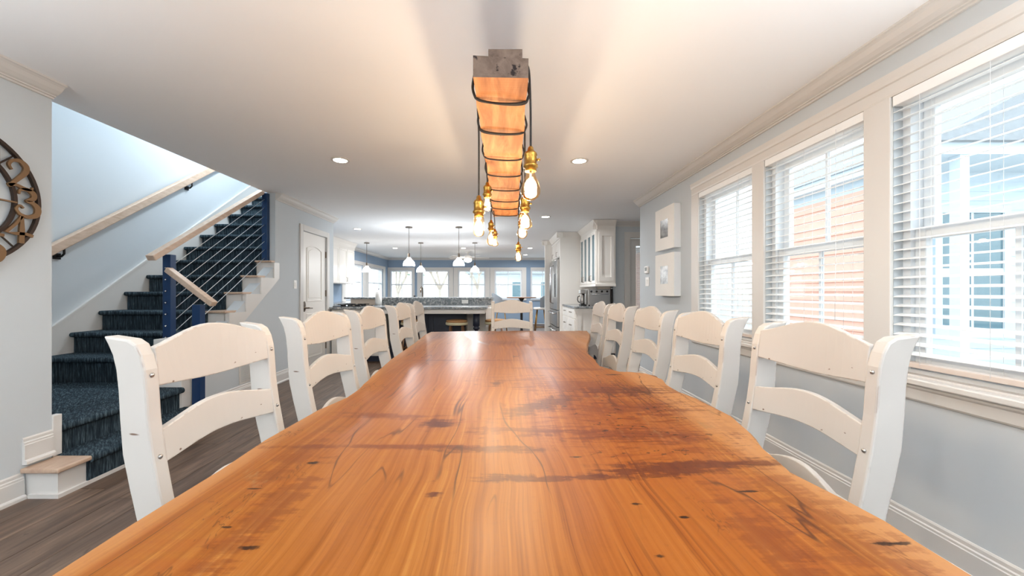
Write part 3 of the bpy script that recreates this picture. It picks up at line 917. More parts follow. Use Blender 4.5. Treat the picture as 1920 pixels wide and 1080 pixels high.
hr = thing('wall_handrail', (XS + .06, 4.4, 1.5), 'long pale wooden handrail mounted on the stairwell wall', 'handrail')
rz = lambda y: 1.545 + (y - 3.515) * .69
MB().bar((XS + .075, 3.0, rz(3.0)), (XS + .075, 6.5, rz(6.5)), .055, .085).build('rail', 'oak', hr, bevel=.01)
for y in (3.62, 5.12):
    b = MB(); z = rz(y)
    b.box(XS, XS + .012, y - .03, y + .03, z - .15, z - .095)
    b.tube([(XS + .01, y, z - .12), (XS + .05, y, z - .125), (XS + .075, y, z - .10), (XS + .075, y, z - .04)], .009, 8)
    b.build('bracket', 'black', hr)

# vent grille, switch plates, thermostat
vg = thing('vent_grille', (XD, 4.46, .16), 'white return air vent low on the wall under the stairs', 'vent')
f = MB(); y0, y1, z0, z1 = 4.20, 4.74, .16, .385
f.box(XD, XD + .008, y0, y1, z0, z0 + .02); f.box(XD, XD + .008, y0, y1, z1 - .02, z1)
for y in (y0, y0 + (y1 - y0) / 3 - .01, y0 + 2 * (y1 - y0) / 3 - .01, y1 - .02): f.box(XD, XD + .008, y, y + .02, z0 + .02, z1 - .02)
f.build('frame', 'trim', vg)
for k in range(13):
    z = z0 + .026 + k * .0135
    MB().bar((XD + .004, y0 + .02, z), (XD + .004, y1 - .02, z), .006, .007).build('slat', 'trim', vg)
def plate(name, wallx, side, y, z, label, cat, w=.035, h=.058, rocker=1):
    t = thing(name, (wallx, y, z - h), label, cat)
    MB().box(wallx, wallx + side * .006, y - w, y + w, z - h, z + h).build('plate', 'plastic', t, bevel=.002)
    for k in range(rocker):
        yy = y + (k - (rocker - 1) / 2) * .045
        MB().box(wallx + side * .006, wallx + side * .010, yy - .012, yy + .012, z - .03, z + .03).build('rocker', 'plastic', t, bevel=.002)
    return t
plate('light_switch', XD, 1, 5.35, 1.265, 'white light switch plate left of the panel door', 'switch', rocker=1)
plate('light_switch', XR, -1, 5.05, 1.295, 'white double light switch below the thermostat', 'switch', w=.06, rocker=2)
tt = thing('thermostat', (XR, 5.05, 1.40), 'small white thermostat with grey screen beside the framed pictures', 'thermostat')
MB().box(XR - .022, XR, 4.995, 5.105, 1.405, 1.495).build('body', 'plastic', tt, bevel=.004)
MB().box(XR - .024, XR - .022, 5.02, 5.08, 1.435, 1.48).build('screen', 'lcd', tt)

# ------------------------------------------------------------------ round wall clock
CY, CZ, CR = 1.885, 1.66, .36
ck = thing('wall_clock', (XL, CY, CZ - CR), 'large round open-frame metal clock with curly bronze numerals, cut by the left edge', 'clock')
def ring(r, t):
    return [(XL + .024, CY + r * math.cos(2 * PI * k / 64), CZ + r * math.sin(2 * PI * k / 64)) for k in range(65)]
def ringmesh(r, w, d):
    m = MB(); rings = []
    for k in range(65):
        a = 2 * PI * k / 64
        rings.append([(XL + x, CY + (r + dr) * math.cos(a), CZ + (r + dr) * math.sin(a)) for x, dr in ((.015, -w), (.015 + d, -w), (.015 + d, w), (.015, w))])
    return m.loft(rings, True, False)
ringmesh(CR, .008, .02).build('outer_ring', 'dkbronze', ck)
ringmesh(.252, .008, .018).build('inner_ring', 'dkbronze', ck)
STROKES = {
 '1': [[(-.1, .7, .06), (.1, 1, .1), (.1, .5, .12), (.1, 0, .12)]],
 '2': [[(-.22, .62, .05), (-.3, .78, .07), (-.2, .95, .08), (.02, 1, .11), (.2, .85, .15), (.18, .62, .14), (-.02, .35, .11), (-.3, .02, .10)], [(-.32, .04, .1), (-.1, .1, .08), (.15, .02, .1), (.36, .02, .06), (.4, .12, .04)]],
 '3': [[(-.28, .80, .05), (-.24, .96, .07), (-.02, 1, .10), (.16, .9, .14), (.16, .72, .13), (-.05, .58, .07), (.14, .54, .11), (.3, .36, .16), (.26, .12, .15), (.02, 0, .11), (-.24, .06, .08), (-.36, .24, .07), (-.26, .38, .06), (-.14, .3, .05)]],
 '4': [[(.08, 1, .07), (-.1, .7, .08), (-.38, .36, .09), (-.1, .34, .09), (.2, .36, .09), (.42, .3, .09)], [(.08, 1, .07), (.08, .5, .13), (.06, 0, .13)]],
 '5': [[(.3, .96, .08), (-.18, .96, .09), (-.22, .6, .07), (.05, .62, .1), (.26, .4, .15), (.18, .1, .13), (-.1, 0, .1), (-.3, .14, .06)]],
 '6': [[(.24, .96, .06), (-.06, .8, .11), (-.25, .4, .15), (-.15, .06, .13), (.1, 0, .12), (.28, .2, .14), (.2, .46, .1), (-.05, .5, .07), (-.2, .36, .06)]],
 '7': [[(-.3, .82, .06), (-.28, .96, .08), (.3, .95, .1), (.1, .5, .12), (-.05, 0, .13)]],
 '8': [[(0, .54, .08), (-.2, .72, .12), (-.1, .97, .1), (.12, .97, .1), (.2, .74, .12), (0, .54, .09), (-.26, .26, .14), (-.1, .02, .11), (.14, .02, .11), (.26, .26, .14), (0, .54, .08)]],
 '9': [[(.2, .64, .06), (.0, .5, .08), (-.22, .62, .13), (-.2, .88, .12), (.02, 1, .1), (.22, .86, .13), (.24, .5, .14), (.1, .15, .12), (-.2, .02, .06)]],
 '0': [[(0, 1, .1), (-.24, .8, .14), (-.27, .5, .15), (-.24, .2, .14), (0, 0, .1), (.24, .2, .14), (.27, .5, .15), (.24, .8, .14), (0, 1, .1)]],
}
def smoothpts(p, n=5):
    out = []
    q = [p[0]] + p + [p[-1]]
    for i in range(1, len(q) - 2):
        for k in range(n):
            t = k / n
            out.append(tuple(0.5 * (2 * q[i][c] + (q[i + 1][c] - q[i - 1][c]) * t + (2 * q[i - 1][c] - 5 * q[i][c] + 4 * q[i + 1][c] - q[i + 2][c]) * t * t + (3 * q[i][c] - q[i - 1][c] - 3 * q[i + 1][c] + q[i + 2][c]) * t ** 3) for c in range(3)))
    out.append(p[-1])
    return out
def numeral(txt, yc, zc, h):
    m = MB(); wd = .62 * h
    for ci, ch in enumerate(txt):
        ox = (ci - (len(txt) - 1) / 2) * wd
        for s in STROKES[ch]:
            sp = s if ch in '14' else smoothpts(s)
            rings = []
            for i, (a, b, t) in enumerate(sp):
                p0 = sp[max(i - 1, 0)]; p1 = sp[min(i + 1, len(sp) - 1)]
                dx, dy = p1[0] - p0[0], p1[1] - p0[1]; L = math.hypot(dx, dy) or 1
                nx, ny = -dy / L * t / 2 * 1.25, dx / L * t / 2 * 1.25
                def Q(x, y, d): return (XL + d, yc + ox + x * h, zc + (y - .5) * h)
                rings.append([Q(a + nx, b + ny, .028), Q(a + nx, b + ny, .040), Q(a - nx, b - ny, .040), Q(a - nx, b - ny, .028)])
            m.loft(rings)
    return m.build('numeral', 'bronze', ck)
for hnum in range(1, 13):
    a = PI / 2 - hnum * PI / 6
    # seen from the room, clockwise is towards +y
    numeral(str(hnum), CY + .303 * math.cos(a), CZ + .303 * math.sin(a), .15)
m = MB(); m.bar((XL + .034, CY - .05, CZ), (XL + .034, CY + .25, CZ - .006), .008, .016, up=(1, 0, 0)); m.build('minute_hand', 'bronze', ck)
m = MB(); m.bar((XL + .044, CY, CZ - .03), (XL + .044, CY - .09, CZ + .13), .008, .018, up=(1, 0, 0)); m.build('hour_hand', 'bronze', ck)
MB().lathe([(.035, XL), (.035, XL + .046), (.02, XL + .052)], CY, CZ, 18, axis='x').build('hub', 'dkbronze', ck)
for a in (0, 1, 2, 3):
    t = a * PI / 2 + PI / 4
    m = MB(); m.bar((XL + .02, CY + .03 * math.cos(t), CZ + .03 * math.sin(t)), (XL + .02, CY + .35 * math.cos(t), CZ + .35 * math.sin(t)), .006, .008, up=(1, 0, 0)); m.build('spoke', 'dkbronze', ck)

# ------------------------------------------------------------------ framed pictures
def picture(z0, label, dark):
    y0, y1, x = 4.115, 4.60, XR - .078
    t = thing('framed_picture', (XR, (y0 + y1) / 2, z0), label, 'picture', 'framed pictures on the window wall')
    zc = z0 + .235; yc = (y0 + y1) / 2
    MB().box(x + .004, XR, y0, y1, z0, z0 + .47).build('frame', 'vinyl', t, bevel=.003)
    o = MB()
    def rect(a, b): return [(yc - a, zc - b), (yc + a, zc - b), (yc + a, zc + b), (yc - a, zc + b)]
    ring_prism(o, rect(.2425, .235), rect(.10, .10), 'x', x, x + .006)
    o.build('mat_board', 'paper', t)
    MB().box(x + .001, x + .0045, yc - .10, yc + .10, zc - .10, zc + .10).build('photo_print', dark, t)
    return t
def mk_print(name, a, b, seed):
    g = N(name)
    f = g.noise(g.coord((4, 4, 7), (seed, 0, 0)), 2.2, 4, 0.6)
    g.l(g.ramp(f, [(0.35, srgb(*a)), (0.65, srgb(*b))]), g.b.inputs['Base Color'])
    g.set(Roughness=0.25)
    return g.m
M['print1'] = mk_print('photo_print_dark', (58, 56, 54), (132, 130, 126), 1.0)
M['print2'] = mk_print('photo_print_light', (110, 112, 114), (206, 208, 210), 5.0)
picture(1.635, 'upper white framed picture with a small dark grey photo', 'print1')
picture(1.118, 'lower white framed picture with a small pale grey photo', 'print2')

# ------------------------------------------------------------------ live-edge table
TZ = .76
tb = thing('dining_table', (0, 2.15, 0), 'long live-edge spalted maple dining table with orange grain', 'table')
right = [(.20, .66), (.40, .672), (.56, .678), (.627, .680), (.687, .685), (.747, .678), (.872, .656), (1.005, .683), (1.13, .725), (1.269, .756), (1.364, .753),
         (1.478, .749), (1.572, .727), (1.699, .728), (1.803, .753), (1.925, .729), (1.97, .66), (1.978, .605), (2.127, .545), (2.404, .575), (2.60, .58), (2.965, .661), (3.48, .80), (3.80, .87), (4.03, .90)]
left = [(.20, -.64), (.555, -.645), (.653, -.647), (.762, -.645), (.883, -.641), (1.063, -.647), (1.148, -.641), (1.326, -.629), (1.49, -.592), (1.607, -.592), (1.93, -.625),
        (2.346, -.659), (3.11, -.682), (3.709, -.715), (3.93, -.70)]
def dens(p, step=.04):
    out = []
    for (y0, x0), (y1, x1) in zip(p, p[1:]):
        n = max(1, int(math.hypot(y1 - y0, x1 - x0) / step))
        for k in range(n):
            t = k / n; out.append((y0 + (y1 - y0) * t, x0 + (x1 - x0) * t))
    out.append(p[-1]); return out
outline = [(x, y) for y, x in dens(right)] + [(x, 4.03 + .02 * math.sin(9 * x)) for x in [.9 - .07 * k for k in range(1, 18)]] + [(x, y) for y, x in reversed(dens(left))]
n = len(outline)
cx, cy = 0.02, 2.1
rings = []
for (z, ins, jit) in ((TZ - .062, .035, .010), (TZ - .045, .012, .008), (TZ - .022, -.006, .005), (TZ - .007, -.002, .002), (TZ, .006, 0)):
    r = []
    for i, (x, y) in enumerate(outline):
        a, b = outline[(i - 1) % n], outline[(i + 1) % n]
        tx, ty = b[0] - a[0], b[1] - a[1]; L = math.hypot(tx, ty) or 1
        nx, ny = ty / L, -tx / L
        e = -ins + jit * math.sin(i * 1.7 + z * 90)
        r.append((x + nx * e, y + ny * e, z))
    rings.append(r)
tm = MB(); tm.loft(rings[:4], True, False, True, 1); tm.loft(rings[3:], True, False, True, 0)
tm.add(rings[-1], [tuple(range(n))], False, 0); tm.add(rings[0], [tuple(reversed(range(n)))], False, 0)
M['slabedge'] = mk_palewood('live_edge_wood', (142, 92, 52), (184, 136, 92), (8, 3, 40))
top = tm.build('table_top', ['slab', 'slabedge'], tb, origin=(0, 0, TZ))
bmm = bmesh.new(); bmm.from_mesh(top.data); bmesh.ops.remove_doubles(bmm, verts=bmm.verts, dist=1e-5); bmesh.ops.triangulate(bmm, faces=[f for f in bmm.faces if len(f.verts) > 4]); bmesh.ops.recalc_face_normals(bmm, faces=bmm.faces[:]); bmm.to_mesh(top.data); bmm.free()
for (px, py, sx, sy) in ((.735, 1.90, .03, .07), (.58, 2.86, .03, .12)):      # bark left on the edge
    m = MB(); rr = []
    for k in range(9):
        t = k / 8; w = math.sin(PI * t) ** .6 + .05
        rr.append([(px + (.006 if j % 2 else 0) + sx * w * math.cos(2 * PI * j / 7), py + sy * (2 * t - 1), TZ - .028 + .026 * w * math.sin(2 * PI * j / 7)) for j in range(7)])
    m.loft(rr, smooth=False).build('bark', 'barkedge', top)
for y in (.95, 3.25):
    lg = MB(); lg.box(-.36, -.26, y - .05, y + .05, .06, TZ - .10); lg.box(.26, .36, y - .05, y + .05, .06, TZ - .10)
    lg.box(-.40, .40, y - .05, y + .05, TZ - .10, TZ - .058); lg.box(-.42, .42, y - .05, y + .05, 0, .06)
    lg.build('trestle', 'black', tb, bevel=.004)
MB().box(-.04, .04, 1.0, 3.2, .30, .38).build('stretcher', 'black', tb)

# ------------------------------------------------------------------ ladder-back chairs
PF = [(1.052, -.058), (1.040, -.038), (1.015, -.024), (.98, -.015), (.93, -.010), (.86, -.005), (.78, .006), (.70, .022), (.62, .040), (.52, .052), (.45, .052), (.30, .034), (.15, .006), (0, -.03)]
PB = [(0, -.07), (.15, -.04), (.30, -.022), (.45, -.018), (.52, -.020), (.62, -.034), (.70, -.054), (.78, -.072), (.86, -.079), (.93, -.083), (.98, -.089), (1.015, -.098), (1.04, -.110), (1.060, -.122)]
def make_chair():
    r = thing('dining_chair', (0, 0, 0))
    poly = [(x, z) for z, x in PF] + [(x, z) for z, x in PB]
    for s in (-1, 1):
        po = MB().prism(poly, 'y', s * .212 - .018, s * .212 + .018).build('back_post', 'chair', r, bevel=.005)
        for z, x in ((.966, -.0135), (.772, .008)):
            MB().lathe([(.0001, x - .004), (.0055, x - .002), (.0055, x + .002), (.003, x + .004), (.0001, x + .0045)], s * .212, z, 10, axis='x').build('bolt', 'steel', po)
    def slat(te, tm_, be, bm_, x0, bow):
        rings = []
        for k in range(15):
            t = k / 14; y = -.196 + .392 * t; c = math.sin(PI * t)
            cc = c * c * .45 + c * .55
            zt, zb = te + (tm_ - te) * cc, be + (bm_ - be) * cc
            x = x0 - bow * c
            lean = .018
            rings.append([(x, y, zb), (x - .018, y, zb), (x - .018 - lean * .6, y, zt), (x - lean * .6, y, zt)])
        return MB().loft(rings).build('slat', 'chair', r, bevel=.003)
    slat(1.030, 1.074, .936, .924, -.012, .022)
    slat(.832, .864, .752, .768, .008, .020)
    slat(.602, .656, .530, .552, .040, .020)
    # seat, front legs and stretchers
    pts = []
    for (x, y) in ((.02, -.19), (.02, .19), (.44, .225), (.44, -.225)): pts.append((x, y))
    MB().prism(pts, 'z', .435, .465).build('seat', 'chair', r, bevel=.008)
    for s in (-1, 1):
        MB().lathe([(.016, 0), (.02, .06), (.022, .20), (.018, .25), (.024, .27), (.022, .30), (.022, .437)], .405, s * .19, 12).build('front_leg', 'chair', r)
        MB().tube([(.01, s * .21, .20), (.405, s * .19, .20)], .011, 8).build('stretcher', 'chair', r)
    MB().tube([(.405, -.19, .24), (.405, .19, .24)], .011, 8).build('stretcher', 'chair', r)
    MB().tube([(.0, -.2, .26), (.0, .2, .26)], .011, 8).build('stretcher', 'chair', r)
    return r
ch0 = make_chair()
PLACES = [
 (-.80, 1.14, -5, 'white distressed ladder-back chair nearest the viewer on the staircase side'),
 (-.80, 1.86, -4, 'white ladder-back chair, second from the viewer on the staircase side'),
 (-.80, 2.52, -2, 'white ladder-back chair, third of five on the staircase side'),
 (-.80, 3.32, -1, 'white ladder-back chair, fourth from the viewer on the staircase side'),
 (-.80, 3.93, 0, 'white ladder-back chair farthest from the viewer on the staircase side'),
 (.90, 1.175, 182, 'white distressed ladder-back chair nearest the viewer on the window side'),
 (.91, 1.84, 181, 'white ladder-back chair, second from the viewer on the window side'),
 (.91, 2.47, 180, 'white ladder-back chair, third of five on the window side'),
 (.91, 3.13, 180, 'white ladder-back chair, fourth from the viewer on the window side'),
 (.93, 3.76, 180, 'white ladder-back chair farthest from the viewer on the window side'),
 (.13, 4.30, -90, 'white ladder-back chair facing the viewer at the far end of the table'),
]
for i, (x, y, a, lab) in enumerate(PLACES):
    o = ch0 if i == 0 else copy_tree(ch0)
    o.location = (x, y, 0); o.rotation_euler = (0, 0, math.radians(a))
    tag(o, lab, 'chair', 'white ladder-back chairs around the long table')

# ------------------------------------------------------------------ beam pendant light
BZ0, BZ1, BY0, BY1 = 1.842, 1.912, 1.23, 3.50
bx0 = lambda y: -.086 + (y - BY0) / (BY1 - BY0) * .026
bx1 = lambda y: .087 + (y - BY0) / (BY1 - BY0) * .066
bf = thing('beam_pendant_light', (.02, 2.36, 1.4), 'rough timber beam light wrapped in black cord with hanging filament bulbs over the table', 'light')
rings = []
for k in range(25):
    y = BY0 + (BY1 - BY0) * k / 24
    j = .0025 * math.sin(k * 2.3); j2 = .0025 * math.sin(k * 1.7 + 1)
    rings.append([(bx0(y) + j, y, BZ0 + j2 * .5), (bx1(y) + j2, y, BZ0 - j * .5 - .002), (bx1(y) + j2, y, BZ1 - .010), (bx0(y) + j, y, BZ1)])
bm_ = MB(); bm_.loft(rings, True, False)
bm_.add(rings[0], [(0, 1, 2, 3)], mi=1); bm_.add(rings[-1], [(3, 2, 1, 0)], mi=1)
bmo = bm_.build('beam', ['beam', 'endgrain'], bf)
tbm = MB(); tbm.box(-.038, .070, BY0 + .004, BY1 - .1, BZ1 - .012, BZ1 + .022); tbm.build('mounting_board', 'endgrain', bf)
for y in (2.25, 3.15):
    MB().tube([(.03, y, BZ1 + .02), (.03, y, ZC - .002)], .006, 8).build('rod', 'black', bf)
    MB().lathe([(.05, ZC - .018), (.05, ZC)], .03, y, 20).build('canopy', 'black', bf)
def wrap(y, dy, slack=.012, r=.0042):
    pts = []
    a, b = bx0(y) - r, bx1(y) + r
    zt, zb = BZ1 + r, BZ0 - r - .002
    loop = [(a, zt, 0), (a - slack * .6, (zt + zb) / 2, .1), (a - slack * .2, zb + .018, .2), (a + .006, zb + .004, .25), (a + .03, zb - .004, .32), ((a + b) / 2, zb - .008, .5), (b - .03, zb - .004, .68),
            (b - .004, zb + .004, .74), (b + slack * .3, zb + .018, .8), (b + slack * .8, (zt + zb) / 2, .9), (b, zt, 1)]
    pts = [(x, y + dy * t, z) for x, z, t in loop]
    sp = smoothpts([p for p in pts], 4)
    return MB().tube(sp, r, 7).build('cord_wrap', 'cord', bf)
for i, y in enumerate((1.37, 1.64, 1.97, 2.25, 2.566, 2.88, 3.14, 3.42)):
    wrap(y - .03, .05 if i else .07)
    if i in (0, 1): wrap(y - .016, .035)
def bulb_pendant(x, y, zs_top, zb_bot, kind, zcord=None):
    side = bx1(y) + .006 if x > 0 else bx0(y) - .006
    zt = zs_top
    c = MB(); c.tube(smoothpts([(side * .9, y, BZ1 + .004), (side, y, BZ1 - .02), (x + (side - x) * .3, y, BZ0 - .02), (x, y, BZ0 - .10), (x, y, zt)], 4), .0036, 7)
    co = c.build('cord', 'cord', bf)
    hs = .072
    z = zt - hs
    so = MB().lathe([(.004, zt + .012), (.009, zt + .006), (.011, zt - .004), (.019, zt - .010), (.022, zt - .018), (.0205, zt - .024), (.0205, zt - .048), (.0245, zt - .051), (.0245, zt - .058), (.019, zt - .062), (.019, z)], x, y, 16).build('socket', 'brass', bf)
    MB().tube([(x + .02, y - .008, zt - .036), (x + .03, y - .012, zt - .036)], .004, 6).build('key', 'brass', so)
    L = max(.07, z - zb_bot + .006)
    if kind == 'st':
        prof = [(.013, 0), (.014, -.10), (.019, -.25), (.027, -.45), (.0325, -.64), (.032, -.78), (.025, -.9), (.012, -.98), (.0015, -1)]
    elif kind == 'tube':
        prof = [(.013, 0), (.018, -.08), (.021, -.15), (.0215, -.5), (.0215, -.85), (.017, -.94), (.008, -.99), (.0015, -1)]
    else:
        prof = [(.013, 0), (.015, -.12), (.023, -.3), (.0295, -.5), (.031, -.66), (.026, -.84), (.013, -.97), (.0015, -1)]
    z += .004
    bo = MB().lathe([(r, z + q * L) for r, q in prof], x, y, 18, caps=False).build('bulb', 'bulbglass', bf)
    f = MB(); rr = .010 if kind != 'tube' else .009
    pts = []
    for k in range(13):
        a = k * PI / 2 + .6
        pts.append((x + rr * math.cos(a), y + rr * math.sin(a), z - L * (.25 if k % 2 else .78)))
    f.tube(pts, .0011, 5)
    f.build('filament', 'filament', bo)
    MB().lathe([(.004, z), (.003, z - L * .2), (.0015, z - L * .5)], x, y, 8).build('stem', 'frost', bo)
    lamp('bulb_glow', 'POINT', (x, y, z - L * .5), BULB_POWER, (1.0, .94, .87), bf, shadow_soft_size=.03)
for a in ((.100, 1.28, 1.632, 1.467, 'st'), (-.084, 1.53, 1.532, 1.383, 'tube'), (-.068, 2.04, 1.728, 1.59, 'tube'), (-.070, 2.95, 1.698, 1.516, 'st'),
          (-.046, 3.25, 1.68, 1.55, 'st'), (.109, 1.72, 1.588, 1.44, 'st'), (.124, 2.2, 1.612, 1.466, 'g'), (.149, 3.2, 1.564, 1.414, 'g')):
    bulb_pendant(*a)

# ------------------------------------------------------------------ recessed ceiling lights
def downlight(x, y, label, power=LAMP_POWER):
    t = thing('recessed_light', (x, y, ZC - .008), label, 'light', 'recessed ceiling lights')
    m = MB(); rings = []
    for k in range(25):
        a = 2 * PI * k / 24
        rings.append([(x + r * math.cos(a), y + r * math.sin(a), z) for r, z in ((.062, ZC - .006), (.085, ZC - .004), (.085, ZC), (.062, ZC))])
    m.loft(rings, True, False); m.build('trim_ring', 'trim', t)
    MB().lathe([(.062, ZC - .005), (.062, ZC - .002)], x, y, 24).build('lens', 'led', t)
    l = lamp('downlight', 'AREA', (x, y, ZC - .012), power, (.96, .98, 1.0), t, shape='DISK', size=.12)
    l.data.spread = math.radians(170)
downlight(-1.50, 3.65, 'glowing recessed ceiling light left of the timber beam')
downlight(.745, 3.67, 'glowing recessed ceiling light right of the timber beam')
downlight(-2.80, 7.64, 'recessed ceiling light in front of the kitchen pendants', 10)
downlight(-2.97, 11.0, 'recessed ceiling light between the far left kitchen pendants', 10)
downlight(-1.04, 11.0, 'recessed ceiling light just in front of the ceiling fan', 10)
downlight(.84, 11.0, 'recessed ceiling light above the bistro table', 10)
downlight(.84, 13.0, 'recessed ceiling light nearest the far windows', 10)
downlight(.745, 0.6, 'recessed ceiling light above the viewer on the window side')
downlight(-1.50, 0.6, 'recessed ceiling light above the viewer on the staircase side')
downlight(.745, -2.2, 'recessed ceiling light behind the viewer on the window side')
downlight(-1.50, -2.2, 'recessed ceiling light behind the viewer on the staircase side')
downlight(.745, 6.4, 'recessed ceiling light in front of the refrigerator', 14)

sn = thing('stair_fill_light', (-2.91, 5.2, 3.5), 'added fill light high in the stairwell, shaped as a white globe sconce', 'lamp')  # unseen lamp added to brighten the stairwell
MB().lathe([(.06, -2.93), (.06, -2.91)], 5.2, 3.6, 20, axis='x').build('back_plate', 'nickel', sn)
MB().tube([(-2.93, 5.2, 3.6), (-3.02, 5.2, 3.6), (-3.05, 5.2, 3.64)], .01, 8).build('arm', 'nickel', sn)
MB().ball((-3.05, 5.2, 3.72), .08, 18, 10).build('globe', 'glass', sn)
lamp('stair_fill_glow', 'POINT', (-3.05, 5.2, 3.72), 46, (.84, .93, 1.0), sn, shadow_soft_size=.06)

# unseen lamps added behind the viewer to bounce fill light off the ceiling
def added_uplight(x, y, label):
    t = thing('floor_lamp', (x, y, 0), label, 'lamp', 'fill lamps added behind the viewer')
    MB().lathe([(.14, 0), (.14, .02), (.03, .035)], x, y, 24).build('base', 'dkbronze', t)
    MB().tube([(x, y, .03), (x, y, 1.120)], .012, 10).build('pole', 'dkbronze', t)
    MB().lathe([(.02, 1.100), (.09, 1.130), (.15, 1.190), (.17, 1.240), (.165, 1.240), (.145, 1.195), (.085, 1.140), (.02, 1.112)], x, y, 28, caps=False).build('shade', 'dkbronze', t)
    MB().ball((x, y, 1.165), .03).build('bulb', 'frost', t)
    l = lamp('fill_uplight', 'SPOT', (x, y, 1.220), FILL_POWER, (.90, .96, 1.0), t, shadow_soft_size=.08)
    l.data.spot_size = math.radians(150); l.data.spot_blend = .6
    l.rotation_euler = (PI, 0, 0)
added_uplight(-2.3, -.55, 'added bronze fill lamp behind the viewer on the clock side')
added_uplight(1.5, -.55, 'added bronze fill lamp behind the viewer on the window side')
added_uplight(-.3, -2.9, 'added bronze fill lamp in the middle of the wall behind the viewer')

# ------------------------------------------------------------------ kitchen, right side
def cab_door(parent, x, y0, y1, z0, z1, side=-1, glassy=False, mat='white', handle=None, hz=None):
    """shaker door on a face normal to x"""
    d = .02 * side
    t = .05
    m = MB()
    m.box(x, x + d, y0, y1, z0, z0 + t); m.box(x, x + d, y0, y1, z1 - t, z1); m.box(x, x + d, y0, y0 + t, z0 + t, z1 - t); m.box(x, x + d, y1 - t, y1, z0 + t, z1 - t)
    do = m.build('door', mat, parent, bevel=.002, segs=1)
    if glassy: MB().box(x + d * .3, x + d * .5, y0 + t, y1 - t, z0 + t, z1 - t).build('pane', 'tealglass', do)
    else: MB().box(x, x + d * .5, y0 + t, y1 - t, z0 + t, z1 - t).build('panel', mat, do)
    if handle is not None:
        MB().tube([(x + d, handle, hz - .05), (x + d * 2.4, handle, hz - .045), (x + d * 2.4, handle, hz + .045), (x + d, handle, hz + .05)], .005, 6).build('handle', 'nickel', do)
    return do
def cab_drawer(parent, x, y0, y1, z0, z1, side=-1, mat='white'):
    d = .02 * side
    do = MB().box(x, x + d, y0, y1, z0, z1).build('drawer', mat, parent, bevel=.002, segs=1)
    yc, zc = (y0 + y1) / 2, (z0 + z1) / 2 + .02
    MB().tube([(x + d, yc - .07, zc), (x + d * 2.4, yc - .065, zc), (x + d * 2.4, yc + .065, zc), (x + d, yc + .07, zc)], .006, 6).build('handle', 'nickel', do)
    return do

uc = thing('wall_cabinet', (1.82, 7.4, 1.26), 'white glass-front wall cabinet above the toaster oven', 'cabinet')
MB().box(1.66, 1.992, 6.72, 8.0, 1.30, 2.24).build('body', 'white', uc)
for k in range(4):
    y0 = 6.735 + k * .315
    cab_door(uc, 1.66, y0, y0 + .305, 1.31, 2.22, glassy=True, handle=y0 + (.28 if k % 2 == 0 else .04), hz=1.40)
m = MB(); 
for (x0, x1, z0, z1) in ((1.70, 1.96, 1.35, 1.42), (1.70, 1.96, 2.13, 2.2), (1.70, 1.75, 1.42, 2.13), (1.91, 1.96, 1.42, 2.13)): m.box(x0, x1, 6.705, 6.72, z0, z1)
m.build('side_panel', 'white', uc)
MB().box(1.63, 1.992, 6.69, 8.0, 1.255, 1.30).build('light_valance', 'white', uc, bevel=.006)
m = MB(); prof = [(0, 2.24), (-.004, 2.30), (-.03, 2.33), (-.07, 2.385), (-.075, 2.395), (0, 2.395)]
m.prism([(1.66 + p, z) for p, z in prof], 'y', 6.65, 8.0); m.prism([(6.72 + p, z) for p, z in prof], 'x', 1.60, 1.992); m.box(1.66, 1.992, 6.72, 8.0, 2.24, 2.395)
m.build('crown', 'white', uc)

bc = thing('base_cabinet', (1.64, 7.4, 0), 'white base cabinet with drawers left of the toaster oven', 'cabinet')
MB().box(1.30, 1.992, 6.72, 8.0, .10, .875).build('body', 'white', bc)
MB().box(1.36, 1.992, 6.76, 8.0, 0, .10).build('toe_kick', 'navy', bc)
for k in range(2):
    y0 = 6.74 + k * .63
    for z0, z1 in ((.70, .86), (.42, .68), (.12, .40)): cab_drawer(bc, 1.30, y0, y0 + .61, z0, z1)
m = MB()
for (x0, x1, z0, z1) in ((1.33, 1.97, .13, .2), (1.33, 1.97, .79, .86), (1.33, 1.40, .2, .79), (1.90, 1.97, .2, .79)): m.box(x0, x1, 6.705, 6.72, z0, z1)
m.build('side_panel', 'white', bc)
tag(MB().box(1.27, 1.992, 6.68, 8.0, .876, .912).build('countertop', 'granite', bevel=.004), 'grey granite countertop under the glass-front wall cabinet', 'countertop')
tag(MB().box(1.985, 2.0, 7.03, 8.0, .914, 1.25).build('backsplash', 'splash'), 'cream backsplash behind the toaster oven', 'backsplash', kind='structure')

to = thing('toaster_oven', (1.75, 6.95, .915), 'stainless toaster oven with a row of knobs under the wall cabinet', 'oven')
MB().box(1.53, 1.93, 6.80, 7.12, .935, 1.215).build('body', 'steel', to, bevel=.01)
MB().box(1.93, 1.965, 6.78, 7.12, .925, 1.215).build('side_panel', 'black', to, bevel=.005)
for k in range(4):
    MB().lathe([(.018, 6.80), (.018, 6.785), (.014, 6.778)], 1.59 + k * .092, 1.17, 14, axis='y').build('knob', 'black', to)
MB().box(1.56, 1.90, 6.79, 6.80, .96, 1.12).build('glass_door', 'steel', to)
MB().tube([(1.58, 6.795, 1.125), (1.58, 6.765, 1.125), (1.88, 6.765, 1.125), (1.88, 6.795, 1.125)], .007, 6).build('handle', 'chrome', to)
for x in (1.56, 1.90):
    for y in (6.83, 7.09): MB().lathe([(.012, .912), (.014, .936)], x, y, 8).build('foot', 'black', to)
cm = thing('coffee_maker', (1.46, 6.92, .912), 'dark coffee maker with round handle beside the toaster oven', 'coffee maker')
MB().box(1.42, 1.505, 6.85, 7.02, .912, .945).build('base', 'black', cm, bevel=.004)
MB().box(1.46, 1.505, 6.94, 7.02, .945, 1.17).build('tower', 'black', cm, bevel=.004)
